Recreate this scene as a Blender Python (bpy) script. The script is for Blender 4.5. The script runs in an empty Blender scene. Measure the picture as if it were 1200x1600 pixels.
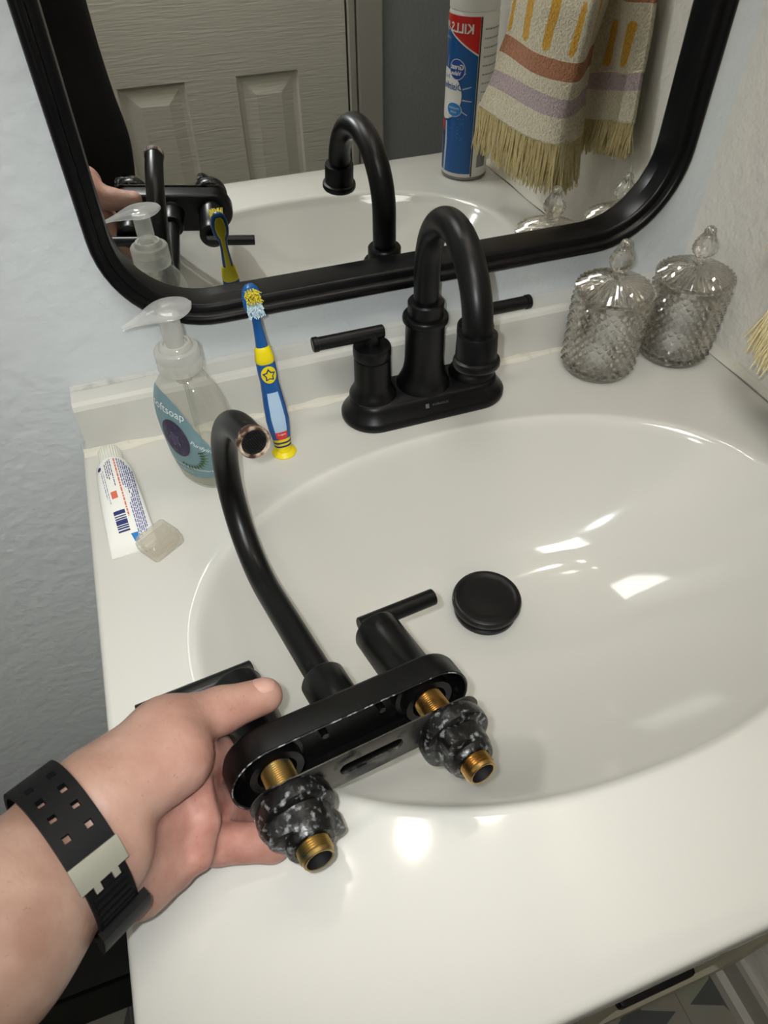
import bpy, bmesh, math, random
import numpy as np
from mathutils import Vector, Matrix
from mathutils.geometry import tessellate_polygon
pi = math.pi
C = bpy.context.scene.collection
SC = bpy.context.scene

# ------------------------------------------------------------------ camera, light, exposure
CAM = Vector((0.10244, -0.56573, 0.42661))
YAW, PITCH, ROLL, FPX = 0.334045, -0.812545, -0.010925, 1098.12
fw = Vector((math.sin(YAW)*math.cos(PITCH), math.cos(YAW)*math.cos(PITCH), math.sin(PITCH)))
rt0 = Vector((math.cos(YAW), -math.sin(YAW), 0)); up0 = rt0.cross(fw)
rt = rt0*math.cos(ROLL)+up0*math.sin(ROLL); up = up0*math.cos(ROLL)-rt0*math.sin(ROLL)
cam = bpy.data.cameras.new('camera'); camo = bpy.data.objects.new('camera', cam); C.objects.link(camo)
camo.matrix_world = Matrix(((rt.x, up.x, -fw.x, CAM.x), (rt.y, up.y, -fw.y, CAM.y), (rt.z, up.z, -fw.z, CAM.z), (0, 0, 0, 1)))
cam.sensor_fit = 'VERTICAL'; cam.sensor_height = 24.0; cam.lens = 24.0*FPX/1600
cam.clip_start = 0.01; cam.clip_end = 50
cam.dof.use_dof = True; cam.dof.focus_distance = 0.55; cam.dof.aperture_fstop = cam.lens/1000/0.0011
SC.camera = camo

world = bpy.data.worlds.new('world'); SC.world = world; world.use_nodes = True
world.node_tree.nodes['Background'].inputs[0].default_value = (0.9, 0.93, 1, 1)
world.node_tree.nodes['Background'].inputs[1].default_value = 0.0

SC.view_settings.view_transform = 'Standard'; SC.view_settings.look = 'None'
SC.view_settings.gamma = 1; SC.view_settings.use_curve_mapping = False
SC.view_settings.exposure = 0.72
try:
    SC.cycles.use_denoising = True; SC.cycles.max_bounces = 14; SC.cycles.transmission_bounces = 12
    SC.cycles.transparent_max_bounces = 24; SC.cycles.glossy_bounces = 8; SC.cycles.sample_clamp_indirect = 6
    SC.cycles.caustics_reflective = False; SC.cycles.caustics_refractive = True
except Exception: pass

# the phone's flash: a small lamp beside the lens
fl = bpy.data.lights.new('phone_flash', 'SPOT'); fl.energy = 3.9; fl.color = (0.95, 0.98, 1.0); fl.shadow_soft_size = 0.0035
fl.spot_size = math.radians(106); fl.spot_blend = 0.9
flo = bpy.data.objects.new('phone_flash', fl); C.objects.link(flo)
flo.matrix_world = Matrix.Translation(CAM - rt*0.016 + up*0.009) @ camo.matrix_world.to_3x3().to_4x4()

# ------------------------------------------------------------------ helpers
def col(c):
    if isinstance(c, str):
        c = c.lstrip('#'); v = [int(c[i:i+2], 16)/255 for i in (0, 2, 4)]
        v = [x/12.92 if x <= .04045 else ((x+.055)/1.055)**2.4 for x in v]
        return (*v, 1)
    return (*c, 1) if len(c) == 3 else tuple(c)
def mat(name, c, rough=.5, metal=0, spec=.5, bump=None, noise=None, trans=0, ior=1.45, coat=0, sss=0):
    """principled material; bump=(scale, strength, distance, detail); noise=(colour2, scale, lo, hi)"""
    m = bpy.data.materials.new(name); m.use_nodes = True; nt = m.node_tree; b = nt.nodes['Principled BSDF']
    b.inputs['Base Color'].default_value = col(c); b.inputs['Roughness'].default_value = rough; b.inputs['Metallic'].default_value = metal
    b.inputs['Specular IOR Level'].default_value = spec; b.inputs['Transmission Weight'].default_value = trans; b.inputs['IOR'].default_value = ior
    b.inputs['Coat Weight'].default_value = coat; b.inputs['Coat Roughness'].default_value = .05
    if sss:
        b.inputs['Subsurface Weight'].default_value = sss; b.inputs['Subsurface Radius'].default_value = (1, .35, .2); b.inputs['Subsurface Scale'].default_value = .004
    if bump or noise:
        tc = nt.nodes.new('ShaderNodeTexCoord')
    if noise:
        n = nt.nodes.new('ShaderNodeTexNoise'); n.inputs['Scale'].default_value = noise[1]; n.inputs['Detail'].default_value = 6
        nt.links.new(tc.outputs['Object'], n.inputs['Vector'])
        r = nt.nodes.new('ShaderNodeValToRGB'); r.color_ramp.elements[0].position = noise[2]; r.color_ramp.elements[1].position = noise[3]
        r.color_ramp.elements[0].color = col(c); r.color_ramp.elements[1].color = col(noise[0])
        nt.links.new(n.outputs['Fac'], r.inputs['Fac']); nt.links.new(r.outputs['Color'], b.inputs['Base Color'])
    if bump:
        n = nt.nodes.new('ShaderNodeTexNoise'); n.inputs['Scale'].default_value = bump[0]; n.inputs['Detail'].default_value = bump[3] if len(bump) > 3 else 3
        nt.links.new(tc.outputs['Object'], n.inputs['Vector'])
        u = nt.nodes.new('ShaderNodeBump'); u.inputs['Strength'].default_value = bump[1]; u.inputs['Distance'].default_value = bump[2]
        nt.links.new(n.outputs['Fac'], u.inputs['Height']); nt.links.new(u.outputs['Normal'], b.inputs['Normal'])
    return m
def clear_mat(name, tint, gloss_rough=.03, body=0.0, body_col=(.9, .9, .9), ior=1.45, power=1.0):
    """thin clear plastic: see-through with Fresnel gloss and a little milky body"""
    m = bpy.data.materials.new(name); m.use_nodes = True; nt = m.node_tree; N = nt.nodes; L = nt.links
    for n in list(N):
        if n.type != 'OUTPUT_MATERIAL': N.remove(n)
    out = [n for n in N if n.type == 'OUTPUT_MATERIAL'][0]
    tr = N.new('ShaderNodeBsdfTransparent'); tr.inputs[0].default_value = col(tint)
    df = N.new('ShaderNodeBsdfDiffuse'); df.inputs[0].default_value = col(body_col)
    ts = N.new('ShaderNodeBsdfTranslucent'); ts.inputs[0].default_value = col(body_col)
    md = N.new('ShaderNodeMixShader'); md.inputs[0].default_value = .4; L.new(df.outputs[0], md.inputs[1]); L.new(ts.outputs[0], md.inputs[2])
    lw = N.new('ShaderNodeLayerWeight'); lw.inputs[0].default_value = .35
    mm = N.new('ShaderNodeMath'); mm.operation = 'MULTIPLY_ADD'; mm.inputs[1].default_value = .5*power; mm.inputs[2].default_value = body
    L.new(lw.outputs['Facing'], mm.inputs[0]); mm.use_clamp = True
    m1 = N.new('ShaderNodeMixShader'); L.new(mm.outputs[0], m1.inputs[0]); L.new(tr.outputs[0], m1.inputs[1]); L.new(md.outputs[0], m1.inputs[2])
    gl = N.new('ShaderNodeBsdfGlossy'); gl.inputs['Roughness'].default_value = gloss_rough
    l2 = N.new('ShaderNodeLayerWeight'); l2.inputs[0].default_value = .5
    pw = N.new('ShaderNodeMath'); pw.operation = 'POWER'; pw.inputs[1].default_value = 4; L.new(l2.outputs['Facing'], pw.inputs[0])
    fr = N.new('ShaderNodeMath'); fr.operation = 'MULTIPLY_ADD'; fr.inputs[1].default_value = .45; fr.inputs[2].default_value = .035; L.new(pw.outputs[0], fr.inputs[0])
    m2 = N.new('ShaderNodeMixShader'); L.new(fr.outputs[0], m2.inputs[0]); L.new(m1.outputs[0], m2.inputs[1]); L.new(gl.outputs[0], m2.inputs[2])
    L.new(m2.outputs[0], out.inputs[0])
    return m

def tag(o, label=None, cat=None, group=None, kind=None):
    if label: o['label'] = label
    if cat: o['category'] = cat
    if group: o['group'] = group
    if kind: o['kind'] = kind
    return o
def empty(name, loc, label, cat, group=None, rot=None):
    o = bpy.data.objects.new(name, None); C.objects.link(o); o.location = loc; o.empty_display_size = .02
    if rot is not None: o.rotation_euler = rot
    return tag(o, label, cat, group)
def link(name, me, m=None, parent=None, smooth=True, world_verts=False):
    o = bpy.data.objects.new(name, me); C.objects.link(o)
    if m is not None:
        for x in (m if isinstance(m, (list, tuple)) else [m]): me.materials.append(x)
    if smooth: me.polygons.foreach_set('use_smooth', [True]*len(me.polygons))
    if parent is not None: o.parent = parent
    return o
def mesh(verts, faces):
    me = bpy.data.meshes.new('m'); me.from_pydata([tuple(map(float, v)) for v in verts], [], [tuple(int(i) for i in f) for f in faces]); me.update(); return me
class MB:
    """collects pieces of ONE part"""
    def __init__(s): s.v = []; s.f = []; s.mi = []
    def add(s, v, f, mi=0):
        o = len(s.v); s.v += [tuple(map(float, p)) for p in v]; s.f += [tuple(int(i)+o for i in q) for q in f]; s.mi += [mi]*len(f); return s
    def grid(s, P, cu=False, cv=False, mi=0, flip=False):
        P = np.asarray(P, float); nu, nv = P.shape[:2]; f = []
        for i in range(nu if cu else nu-1):
            for j in range(nv if cv else nv-1):
                a, b, c_, d = i*nv+j, ((i+1) % nu)*nv+j, ((i+1) % nu)*nv+(j+1) % nv, i*nv+(j+1) % nv
                f.append((a, d, c_, b) if flip else (a, b, c_, d))
        return s.add(P.reshape(-1, 3), f, mi)
    def lathe(s, prof, segs=48, M=None, mi=0, capb=True, capt=True, mod=None):
        """prof: list of (r, z); mod(angle, r, z) -> (r, z)"""
        v = []; f = []; n = len(prof)
        for i in range(segs):
            a = 2*pi*i/segs
            for r, z in prof:
                if mod: r, z = mod(a, r, z)
                v.append((r*math.cos(a), r*math.sin(a), z))
        for i in range(segs):
            for j in range(n-1):
                k = (i+1) % segs; f.append((i*n+j, k*n+j, k*n+j+1, i*n+j+1))
        if capb and prof[0][0] > 1e-6: f.append(tuple(i*n for i in reversed(range(segs))))
        if capt and prof[-1][0] > 1e-6: f.append(tuple(i*n+n-1 for i in range(segs)))
        if M is not None: v = [tuple(M @ Vector(p)) for p in v]
        return s.add(v, f, mi)
    def tube(s, pts, rad, segs=20, mi=0, caps=True, up=None, shape=None):
        pts = [Vector(p) for p in pts]; n = len(pts); rad = rad if hasattr(rad, '__len__') else [rad]*n
        T = [(pts[min(i+1, n-1)]-pts[max(i-1, 0)]).normalized() for i in range(n)]
        u = Vector(up) if up is not None else (Vector((0, 0, 1)) if abs(T[0].z) < .9 else Vector((1, 0, 0)))
        v = []; f = []
        for i in range(n):
            u = (u-T[i]*u.dot(T[i])).normalized(); w = T[i].cross(u)
            for k in range(segs):
                a = 2*pi*k/segs; ca, sa = math.cos(a), math.sin(a)
                if shape: ca, sa = shape(i, ca, sa)
                v.append(pts[i]+(u*ca+w*sa)*rad[i])
        for i in range(n-1):
            for k in range(segs):
                q = (k+1) % segs; f.append((i*segs+k, i*segs+q, (i+1)*segs+q, (i+1)*segs+k))
        if caps:
            f.append(tuple(reversed(range(segs)))); f.append(tuple(range((n-1)*segs, n*segs)))
        return s.add(v, f, mi)
    def box(s, lo, hi, M=None, mi=0, bev=0):
        if bev:
            bm = bmesh.new(); bmesh.ops.create_cube(bm, size=1)
            for q in bm.verts: q.co = Vector([lo[k]+(q.co[k]+.5)*(hi[k]-lo[k]) for k in range(3)])
            bmesh.ops.bevel(bm, geom=bm.edges[:], offset=bev, segments=2, affect='EDGES', profile=.5)
            bm.verts.index_update(); v = [q.co.copy() for q in bm.verts]; f = [tuple(x.index for x in q.verts) for q in bm.faces]; bm.free()
        else:
            v = [Vector((lo[0] if i & 1 == 0 else hi[0], lo[1] if i & 2 == 0 else hi[1], lo[2] if i & 4 == 0 else hi[2])) for i in range(8)]
            f = [(0, 2, 3, 1), (4, 5, 7, 6), (0, 1, 5, 4), (2, 6, 7, 3), (0, 4, 6, 2), (1, 3, 7, 5)]
        if M is not None: v = [M @ p for p in v]
        return s.add(v, f, mi)
    def rings(s, outs, closed_first=False, mi=0, capb=True, capt=True):
        """stack of closed outlines with equal point counts"""
        n = len(outs[0]); v = [p for o in outs for p in o]; f = []
        for i in range(len(outs)-1):
            for k in range(n):
                q = (k+1) % n; f.append((i*n+k, i*n+q, (i+1)*n+q, (i+1)*n+k))
        if capb: f.append(tuple(reversed(range(n))))
        if capt: f.append(tuple(range((len(outs)-1)*n, len(outs)*n)))
        return s.add(v, f, mi)
    def build(s, name, m=None, parent=None, smooth=True, angle=None, fix=True):
        me = mesh(s.v, s.f)
        if fix:
            bm = bmesh.new(); bm.from_mesh(me); bmesh.ops.recalc_face_normals(bm, faces=bm.faces[:]); bm.to_mesh(me); bm.free()
        o = link(name, me, m, parent, smooth)
        if len(set(s.mi)) > 1: me.polygons.foreach_set('material_index', s.mi)
        if smooth: sharp(me, angle or 38)
        return o
def sharp(me, deg):
    bm = bmesh.new(); bm.from_mesh(me); lim = math.radians(deg)
    for e in bm.edges:
        if len(e.link_faces) == 2 and e.calc_face_angle(0) > lim: e.smooth = False
    bm.to_mesh(me); bm.free()
def stadium(hl, hw, z, n=16, M=None):
    """outline of a stadium of half length hl and half width hw"""
    p = []
    for sgn, a0 in ((1, -pi/2), (-1, pi/2)):
        for i in range(n+1):
            a = a0+pi*i/n; p.append(Vector((sgn*(hl-hw)+hw*math.cos(a), hw*math.sin(a), z)))
    return [M @ q for q in p] if M is not None else p
def rrect(x0, x1, y0, y1, r, z, n=8):
    p = []
    for cx, cy, a0 in ((x1-r, y1-r, 0), (x0+r, y1-r, pi/2), (x0+r, y0+r, pi), (x1-r, y0+r, 3*pi/2)):
        for i in range(n+1):
            a = a0+pi/2*i/n; p.append(Vector((cx+r*math.cos(a), cy+r*math.sin(a), z)))
    return p
def frame_to(p, zdir, xdir=None):
    z = Vector(zdir).normalized(); x = Vector(xdir) if xdir is not None else (Vector((1, 0, 0)) if abs(z.x) < .9 else Vector((0, 1, 0)))
    x = (x-z*x.dot(z)).normalized(); y = z.cross(x)
    return Matrix(((x.x, y.x, z.x, p[0]), (x.y, y.y, z.y, p[1]), (x.z, y.z, z.z, p[2]), (0, 0, 0, 1)))
def decal(name, polys, fn, m, parent, maxlen=None):
    """flat print: 2-D outlines (list of loops) triangulated, cut small and laid on a surface by fn(u, v)"""
    bm = bmesh.new()
    for loops in polys:
        loops = loops if isinstance(loops[0][0], (list, tuple, Vector)) else [loops]
        L3 = [[Vector((p[0], p[1], 0)) for p in lp] for lp in loops]
        vs = [bm.verts.new(p) for lp in L3 for p in lp]
        for t in tessellate_polygon(L3):
            try: bm.faces.new([vs[i] for i in t])
            except ValueError: pass
    if maxlen:
        for _ in range(6):
            es = [e for e in bm.edges if e.calc_length() > maxlen]
            if not es: break
            bmesh.ops.subdivide_edges(bm, edges=es, cuts=1); bmesh.ops.triangulate(bm, faces=[f for f in bm.faces if len(f.verts) > 3])
    for v in bm.verts: v.co = Vector(fn(v.co.x, v.co.y))
    me = bpy.data.meshes.new(name); bm.to_mesh(me); bm.free()
    return link(name, me, m, parent, False)
def text_decal(name, s, size, fn, m, parent, u=0, v=0, bold=0, ang=0, maxlen=.004, sx=1):
    cu = bpy.data.curves.new('t', 'FONT'); cu.body = s; cu.size = size; cu.align_x = 'CENTER'; cu.align_y = 'CENTER'; cu.resolution_u = 2; cu.offset = bold
    ob = bpy.data.objects.new('t', cu); C.objects.link(ob); dg = bpy.context.evaluated_depsgraph_get()
    me = bpy.data.meshes.new_from_object(ob.evaluated_get(dg)); bpy.data.objects.remove(ob); bpy.data.curves.remove(cu)
    bm = bmesh.new(); bm.from_mesh(me)
    for _ in range(4):
        es = [e for e in bm.edges if e.calc_length() > maxlen]
        if not es: break
        bmesh.ops.subdivide_edges(bm, edges=es, cuts=1); bmesh.ops.triangulate(bm, faces=[f for f in bm.faces if len(f.verts) > 3])
    ca, sa = math.cos(ang), math.sin(ang)
    for q in bm.verts:
        x, y = q.co.x*sx, q.co.y; q.co = Vector(fn(u+x*ca-y*sa, v+x*sa+y*ca))
    bm.to_mesh(me); bm.free(); me.materials.clear()
    return link(name, me, m, parent, False)
def ellipse(cx, cy, a, b, n=36): return [(cx+a*math.cos(2*pi*i/n), cy+b*math.sin(2*pi*i/n)) for i in range(n)]
def rect(x0, x1, y0, y1): return [(x0, y0), (x1, y0), (x1, y1), (x0, y1)]
def smooth(a, b, x): t = min(1, max(0, (x-a)/(b-a))); return t*t*(3-2*t)

# ------------------------------------------------------------------ materials
M_wall = mat('wall_paint', '#ced3d4', .75, bump=(85, .55, .0032, 5))
M_wall_side = mat('wall_paint_side', '#e4e1d8', .75, bump=(120, .5, .003, 4))
M_ceil = mat('ceiling_paint', '#d8d6d0', .9)
M_white = mat('cultured_marble', '#cbcac3', .09, spec=.5, coat=.3)
M_caulk = mat('caulk', '#cfccbf', .5, noise=('#aaa28c', 60, .60, .85))
M_caulkw = mat('caulk_grey', '#bdbdb8', .6, noise=('#8f8c82', 50, .58, .8))
M_door = mat('door_paint', '#a9a69c', .55, bump=(60, .2, .001))
M_trim = mat('trim_paint', '#bab8ad', .5)
M_base = mat('baseboard_paint', '#a9a59b', .45)
M_cab = mat('cabinet_paint', '#b3ad98', .5)
M_black = mat('matte_black', '#070708', .36, spec=.32)
M_blackold = mat('worn_black', '#070707', .33, spec=.34, noise=('#1c1c1b', 160, .62, .8))
M_cruft = mat('lime_crusted_black', '#0b0b0b', .3, noise=('#96999a', 240, .56, .76), bump=(260, .5, .001, 5))
M_steel = mat('dull_steel', '#56544f', .38, metal=.8, noise=('#17181a', 60, .52, .62))
M_brass = mat('brass', '#b08c52', .3, metal=1, noise=('#5f4d29', 140, .5, .8))
M_brassg = mat('tarnished_brass', '#a58a52', .38, metal=1, noise=('#5b7a66', 110, .52, .7))
M_hole = mat('hollow_black', '#020202', .7)
M_frame = mat('mirror_frame_black', '#060608', .3, spec=.3)
M_mirror = mat('mirror_silver', (.83, .84, .83), .0, metal=1)
def glass_mat():
    m = mat('cut_glass', '#f3f1ec', .02, trans=1, ior=1.46); return m
M_glass = glass_mat()
M_clear = clear_mat('clear_bottle_plastic', '#fafaf8', .04, .05, '#dcdcd4', 1.4, .3)
M_milky = clear_mat('frosted_plastic', '#f8f8f5', .1, .30, '#f0f0ec', 1.45, .5)
M_head = clear_mat('clear_pump_plastic', '#fbfbfa', .05, .13, '#f6f8f9', 1.45, .9)
M_capbox = clear_mat('clear_cap_plastic', '#faf9f6', .08, .18, '#f2eee4', 1.45, .5)
M_label = clear_mat('teal_label', '#a9cdd6', .3, .62, '#8fb4c0', 1.4, .2)
M_soap = clear_mat('soap_rest', '#f4f4ee', .05, .08, '#d8d8d0', 1.35)
M_ink_w = mat('white_ink', '#e2e8e8', .5)
M_purple = mat('purple_ink', '#2b2440', .4, noise=('#4a3f5c', 220, .5, .75))
M_lilac = mat('lilac_ink', '#7c6f92', .5)
M_leaf = mat('leaf_green_ink', '#4c6b2c', .5)
M_leafd = mat('dark_leaf_ink', '#2a4428', .5)
M_blue = mat('brush_blue', '#17508f', .28)
M_yellow = mat('brush_yellow', '#e3cf12', .4)
M_navy = mat('navy_ink', '#1d2b66', .5)
M_sky = mat('pale_blue_print', '#a9c3dc', .5)
M_redp = mat('red_print', '#cc3330', .45)
M_bris_y = mat('yellow_bristle', '#e6d640', .5)
M_bris_w = mat('white_bristle', '#cfe4ec', .5)
M_tube = mat('tube_white', '#e6e6e0', .3)
M_tubecap = mat('tube_cap_white', '#d9d9cf', .35)
M_ink = mat('blue_grey_ink', '#5a6398', .5)
M_inkd = mat('dark_blue_ink', '#232c68', .5)
M_orange_ink = mat('orange_red_ink', '#cf6a55', .5)
M_cyan = mat('cyan_print', '#1173b5', .4)
M_cotton = mat('cotton', '#eceff2', .95, bump=(300, .6, .001))
M_canw = mat('can_white', '#d9d8d2', .35)
M_canr = mat('can_red', '#bf2018', .35)
M_canb = mat('can_blue', '#12508f', .35)
M_cand = mat('can_deep_blue', '#0d2f66', .35)
M_canl = mat('can_light_blue', '#1f78bd', .35)
M_cansil = mat('can_silver', '#8a8a88', .3, metal=.9)
M_oval = mat('oval_blue', '#1b3f93', .35)
M_grey = mat('grey_ink', '#8f9296', .6)
M_rubber = mat('watch_rubber', '#060607', .6, spec=.25)
M_watchm = mat('watch_steel', '#a9a798', .35, metal=.55, bump=(400, .15, .0005))
M_shirt = mat('black_cloth', '#0a0a0c', .95, bump=(220, .4, .002))
M_jeans = mat('dark_cloth', '#0c0c0e', .95)
M_hair = mat('dark_hair', '#1a1410', .7)
M_bin = mat('bin_black', '#060607', .6, spec=.2)
M_binlid = mat('bin_lid_grey', '#2e2d2b', .5, spec=.3)
M_lampm = mat('brushed_nickel', '#8d8a84', .3, metal=1)
# ------------------------------------------------------------------ setting
ZF = -.80; ZC = 1.60; W_ = .645
def struct(name, o): o.name = name; o['kind'] = 'structure'; return o
def boxobj(name, lo, hi, m, parent=None, bev=0): return MB().box(lo, hi, bev=bev).build(name, m, parent, smooth=bool(bev))
struct('wall_back', boxobj('wall_back', (-1.0, .004, ZF), (1.75, .10, ZC), M_wall))
struct('wall_right', boxobj('wall_right', (W_, -.62, ZF), (W_+.11, .004, ZC), M_wall_side))
struct('wall_left', boxobj('wall_left', (-1.1, -1.3, ZF), (-1.0, .10, ZC), M_wall_side))
struct('wall_far', boxobj('wall_far', (1.65, -1.3, ZF), (1.75, .004, ZC), M_wall_side))
struct('ceiling', boxobj('ceiling', (-1.1, -1.4, ZC), (1.75, .10, ZC+.05), M_ceil))
M_wall_front = mat('wall_paint_front', '#9fa2a3', .8, bump=(110, .5, .003, 4))
wf = MB(); wf.box((-1.0, -1.32, ZF), (.004, -1.2, ZC)); wf.box((.65, -1.32, ZF), (1.65, -1.2, ZC)); wf.box((.004, -1.32, 1.24), (.65, -1.2, ZC))
struct('wall_front', wf.build('wall_front', M_wall_front, smooth=False))
# door: slab of stiles and rails, six pressed panels
dx0, dx1, dz0, dz1, dy = .012, .642, ZF+.01, 1.232, -1.215
px_ = [(.1267, .2706), (.3836, .5255)]; pz_ = [(ZF+.2, -.038), (.16, .80), (.90, 1.12)]
xs = [dx0, *px_[0], *px_[1], dx1]; zs = [dz0, *pz_[0], *pz_[1], *pz_[2], dz1]
d = MB()
for i in range(5):
    for j in range(7):
        if i % 2 == 1 and j % 2 == 1: continue
        d.add([(xs[i], dy, zs[j]), (xs[i+1], dy, zs[j]), (xs[i+1], dy, zs[j+1]), (xs[i], dy, zs[j+1])], [(0, 1, 2, 3)])
d.box((dx0, dy-.035, dz0), (dx1, dy-.012, dz1))
def door_mat():
    m = mat('door_grain', '#e2dfd2', .5); nt = m.node_tree; N = nt.nodes; L = nt.links; b = N['Principled BSDF']
    tc = N.new('ShaderNodeTexCoord'); mp = N.new('ShaderNodeMapping'); mp.inputs['Scale'].default_value = (14, 14, 190)
    n = N.new('ShaderNodeTexNoise'); n.inputs['Scale'].default_value = 1.6; n.inputs['Detail'].default_value = 4
    L.new(tc.outputs['Object'], mp.inputs[0]); L.new(mp.outputs[0], n.inputs['Vector'])
    u = N.new('ShaderNodeBump'); u.inputs['Strength'].default_value = .55; u.inputs['Distance'].default_value = .002
    L.new(n.outputs['Fac'], u.inputs['Height']); L.new(u.outputs['Normal'], b.inputs['Normal']); return m
M_doorg = door_mat()
door = struct('door_1', d.build('door_1', M_doorg, smooth=False, fix=False))
for (a, b) in px_:
    for (z0, z1) in pz_:
        p = MB(); outs = []
        for ins, dep in ((0, 0), (.004, -.007), (.014, -.008), (.042, -.0015)):
            outs.append([Vector((a+ins, dy+dep, z0+ins)), Vector((b-ins, dy+dep, z0+ins)), Vector((b-ins, dy+dep, z1-ins)), Vector((a+ins, dy+dep, z1-ins))])
        p.rings(outs, capb=False); p.build('panel', M_doorg, door, smooth=False, fix=False)
t = MB(); t.box((.642, -1.2, ZF), (.655, -1.185, 1.25)); t.box((.66, -1.2, ZF), (.722, -1.186, 1.31), bev=.004)
struct('trim_1', t.build('trim_1', M_trim, smooth=False))
t = MB(); t.box((-.001, -1.2, ZF), (.011, -1.185, 1.25)); t.box((-.07, -1.2, ZF), (-.006, -1.186, 1.31), bev=.004); t.box((-.07, -1.2, 1.25), (.722, -1.186, 1.31), bev=.004)
struct('trim_2', t.build('trim_2', M_trim, smooth=False))
# floor: vinyl with printed star tiles
def floor_mat():
    m = mat('star_vinyl', '#8d8a7c', .42); nt = m.node_tree; N = nt.nodes; L = nt.links; b = N['Principled BSDF']
    tc = N.new('ShaderNodeTexCoord'); sp = N.new('ShaderNodeSeparateXYZ'); L.new(tc.outputs['Object'], sp.inputs[0])
    def mt(op, a, bb=None, c_=None):
        n = N.new('ShaderNodeMath'); n.operation = op
        for i, x in enumerate((a, bb, c_)):
            if x is None: continue
            if isinstance(x, (int, float)): n.inputs[i].default_value = x
            else: L.new(x, n.inputs[i])
        return n.outputs[0]
    S = 1/.15
    u = mt('ABSOLUTE', mt('SUBTRACT', mt('FRACT', mt('MULTIPLY_ADD', sp.outputs[0], S, 10.28)), .5))
    v = mt('ABSOLUTE', mt('SUBTRACT', mt('FRACT', mt('MULTIPLY_ADD', sp.outputs[1], S, 10.1)), .5))
    mx = mt('MAXIMUM', u, v); mn = mt('MINIMUM', u, v)
    star1 = mt('LESS_THAN', mt('ADD', mt('MULTIPLY', mn, 2.6), mx), .42)               # star at the tile's centre
    um = mt('SUBTRACT', .5, u); vm = mt('SUBTRACT', .5, v)
    star2 = mt('LESS_THAN', mt('ADD', mt('MULTIPLY', mt('MINIMUM', um, vm), 2.6), mt('MAXIMUM', um, vm)), .36)
    grout = mt('GREATER_THAN', mx, .494)
    base = N.new('ShaderNodeMix'); base.data_type = 'RGBA'; base.inputs['A'].default_value = col('#8b887b'); base.inputs['B'].default_value = col('#4e4f4c')
    L.new(mt('MAXIMUM', star1, star2), base.inputs['Factor'])
    g = N.new('ShaderNodeMix'); g.data_type = 'RGBA'; g.inputs['B'].default_value = col('#6f6d63'); L.new(grout, g.inputs['Factor']); L.new(base.outputs['Result'], g.inputs['A'])
    n = N.new('ShaderNodeTexNoise'); n.inputs['Scale'].default_value = 25; L.new(tc.outputs['Object'], n.inputs['Vector'])
    k = N.new('ShaderNodeMix'); k.data_type = 'RGBA'; k.blend_type = 'MULTIPLY'; k.inputs['Factor'].default_value = .35
    L.new(g.outputs['Result'], k.inputs['A']); L.new(n.outputs['Color'], k.inputs['B']); L.new(k.outputs['Result'], b.inputs['Base Color'])
    return m
struct('floor', boxobj('floor', (-1.1, -1.4, ZF-.04), (1.75, .10, ZF), floor_mat()))
bb = MB(); P = []
for y in (-.62, .004):
    P.append([(W_, y, ZF+.075), (W_-.007, y, ZF+.075), (W_-.011, y, ZF+.066), (W_-.012, y, ZF+.02), (W_-.022, y, ZF+.014), (W_-.026, y, ZF)])
bb.grid(P); struct('baseboard_right', bb.build('baseboard_right', M_base, smooth=False))
bb = MB(); bb.box((-1.0, -.008, ZF), (-.002, .004, ZF+.075), bev=.003); struct('baseboard_back', bb.build('baseboard_back', M_base, smooth=False))

# ------------------------------------------------------------------ vanity cabinet
CX0, CX1, CY0 = .014, .630, -.506
cab = empty('vanity_cabinet', (.32, -.26, ZF), 'grey-beige vanity cabinet under the white sink top, mostly hidden', 'cabinet')
def loc(parent, mb): # shift world-space verts into the parent's frame
    o = parent.location; mb.v = [(p[0]-o.x, p[1]-o.y, p[2]-o.z) for p in mb.v]; return mb
b = MB()
for lo_, hi_ in (((CX0, CY0, ZF+.09), (CX0+.016, 0, -.036)), ((CX1-.016, CY0, ZF+.09), (CX1, 0, -.036)), ((CX0+.016, -.012, ZF+.09), (CX1-.016, 0, -.036)), ((CX0+.016, CY0, ZF+.09), (CX1-.016, 0, ZF+.106)),
                 ((CX0+.016, CY0, ZF+.106), (CX0+.05, CY0+.018, -.036)), ((CX1-.05, CY0, ZF+.106), (CX1-.016, CY0+.018, -.036)), ((CX0+.05, CY0, -.2), (CX1-.05, CY0+.018, -.036)), ((CX0, CY0+.06, ZF), (CX1, 0, ZF+.09))): b.box(lo_, hi_)
loc(cab, b).build('carcass', M_cab, cab, smooth=False)
for x0, x1 in ((CX0+.012, .318), (.326, CX1-.012)):
    b = MB(); outs = [rrect(x0, x1, ZF+.11, -.20, .003, 0, 2)]
    def fr(ins, dep): return [Vector((p.x, dep, p.y)) for p in rrect(x0+ins, x1-ins, ZF+.11+ins, -.20-ins, .003, 0, 2)]
    b.rings([fr(0, CY0), fr(0, CY0-.016), fr(.003, CY0-.018), fr(.05, CY0-.018), fr(.056, CY0-.012), fr(.07, CY0-.012)])
    dr = loc(cab, b).build('door', M_cab, cab, smooth=False)
b = MB(); b.box((CX0+.012, CY0-.018, -.19), (CX1-.012, CY0, -.045), bev=.003); df = loc(cab, b).build('drawer_front', M_cab, cab, smooth=False)
h = MB(); h.box((.280, CY0-.034, -.172), (.342, CY0-.018, -.158), bev=.003); loc(cab, h).build('pull_handle', M_black, df, smooth=False)

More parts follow.
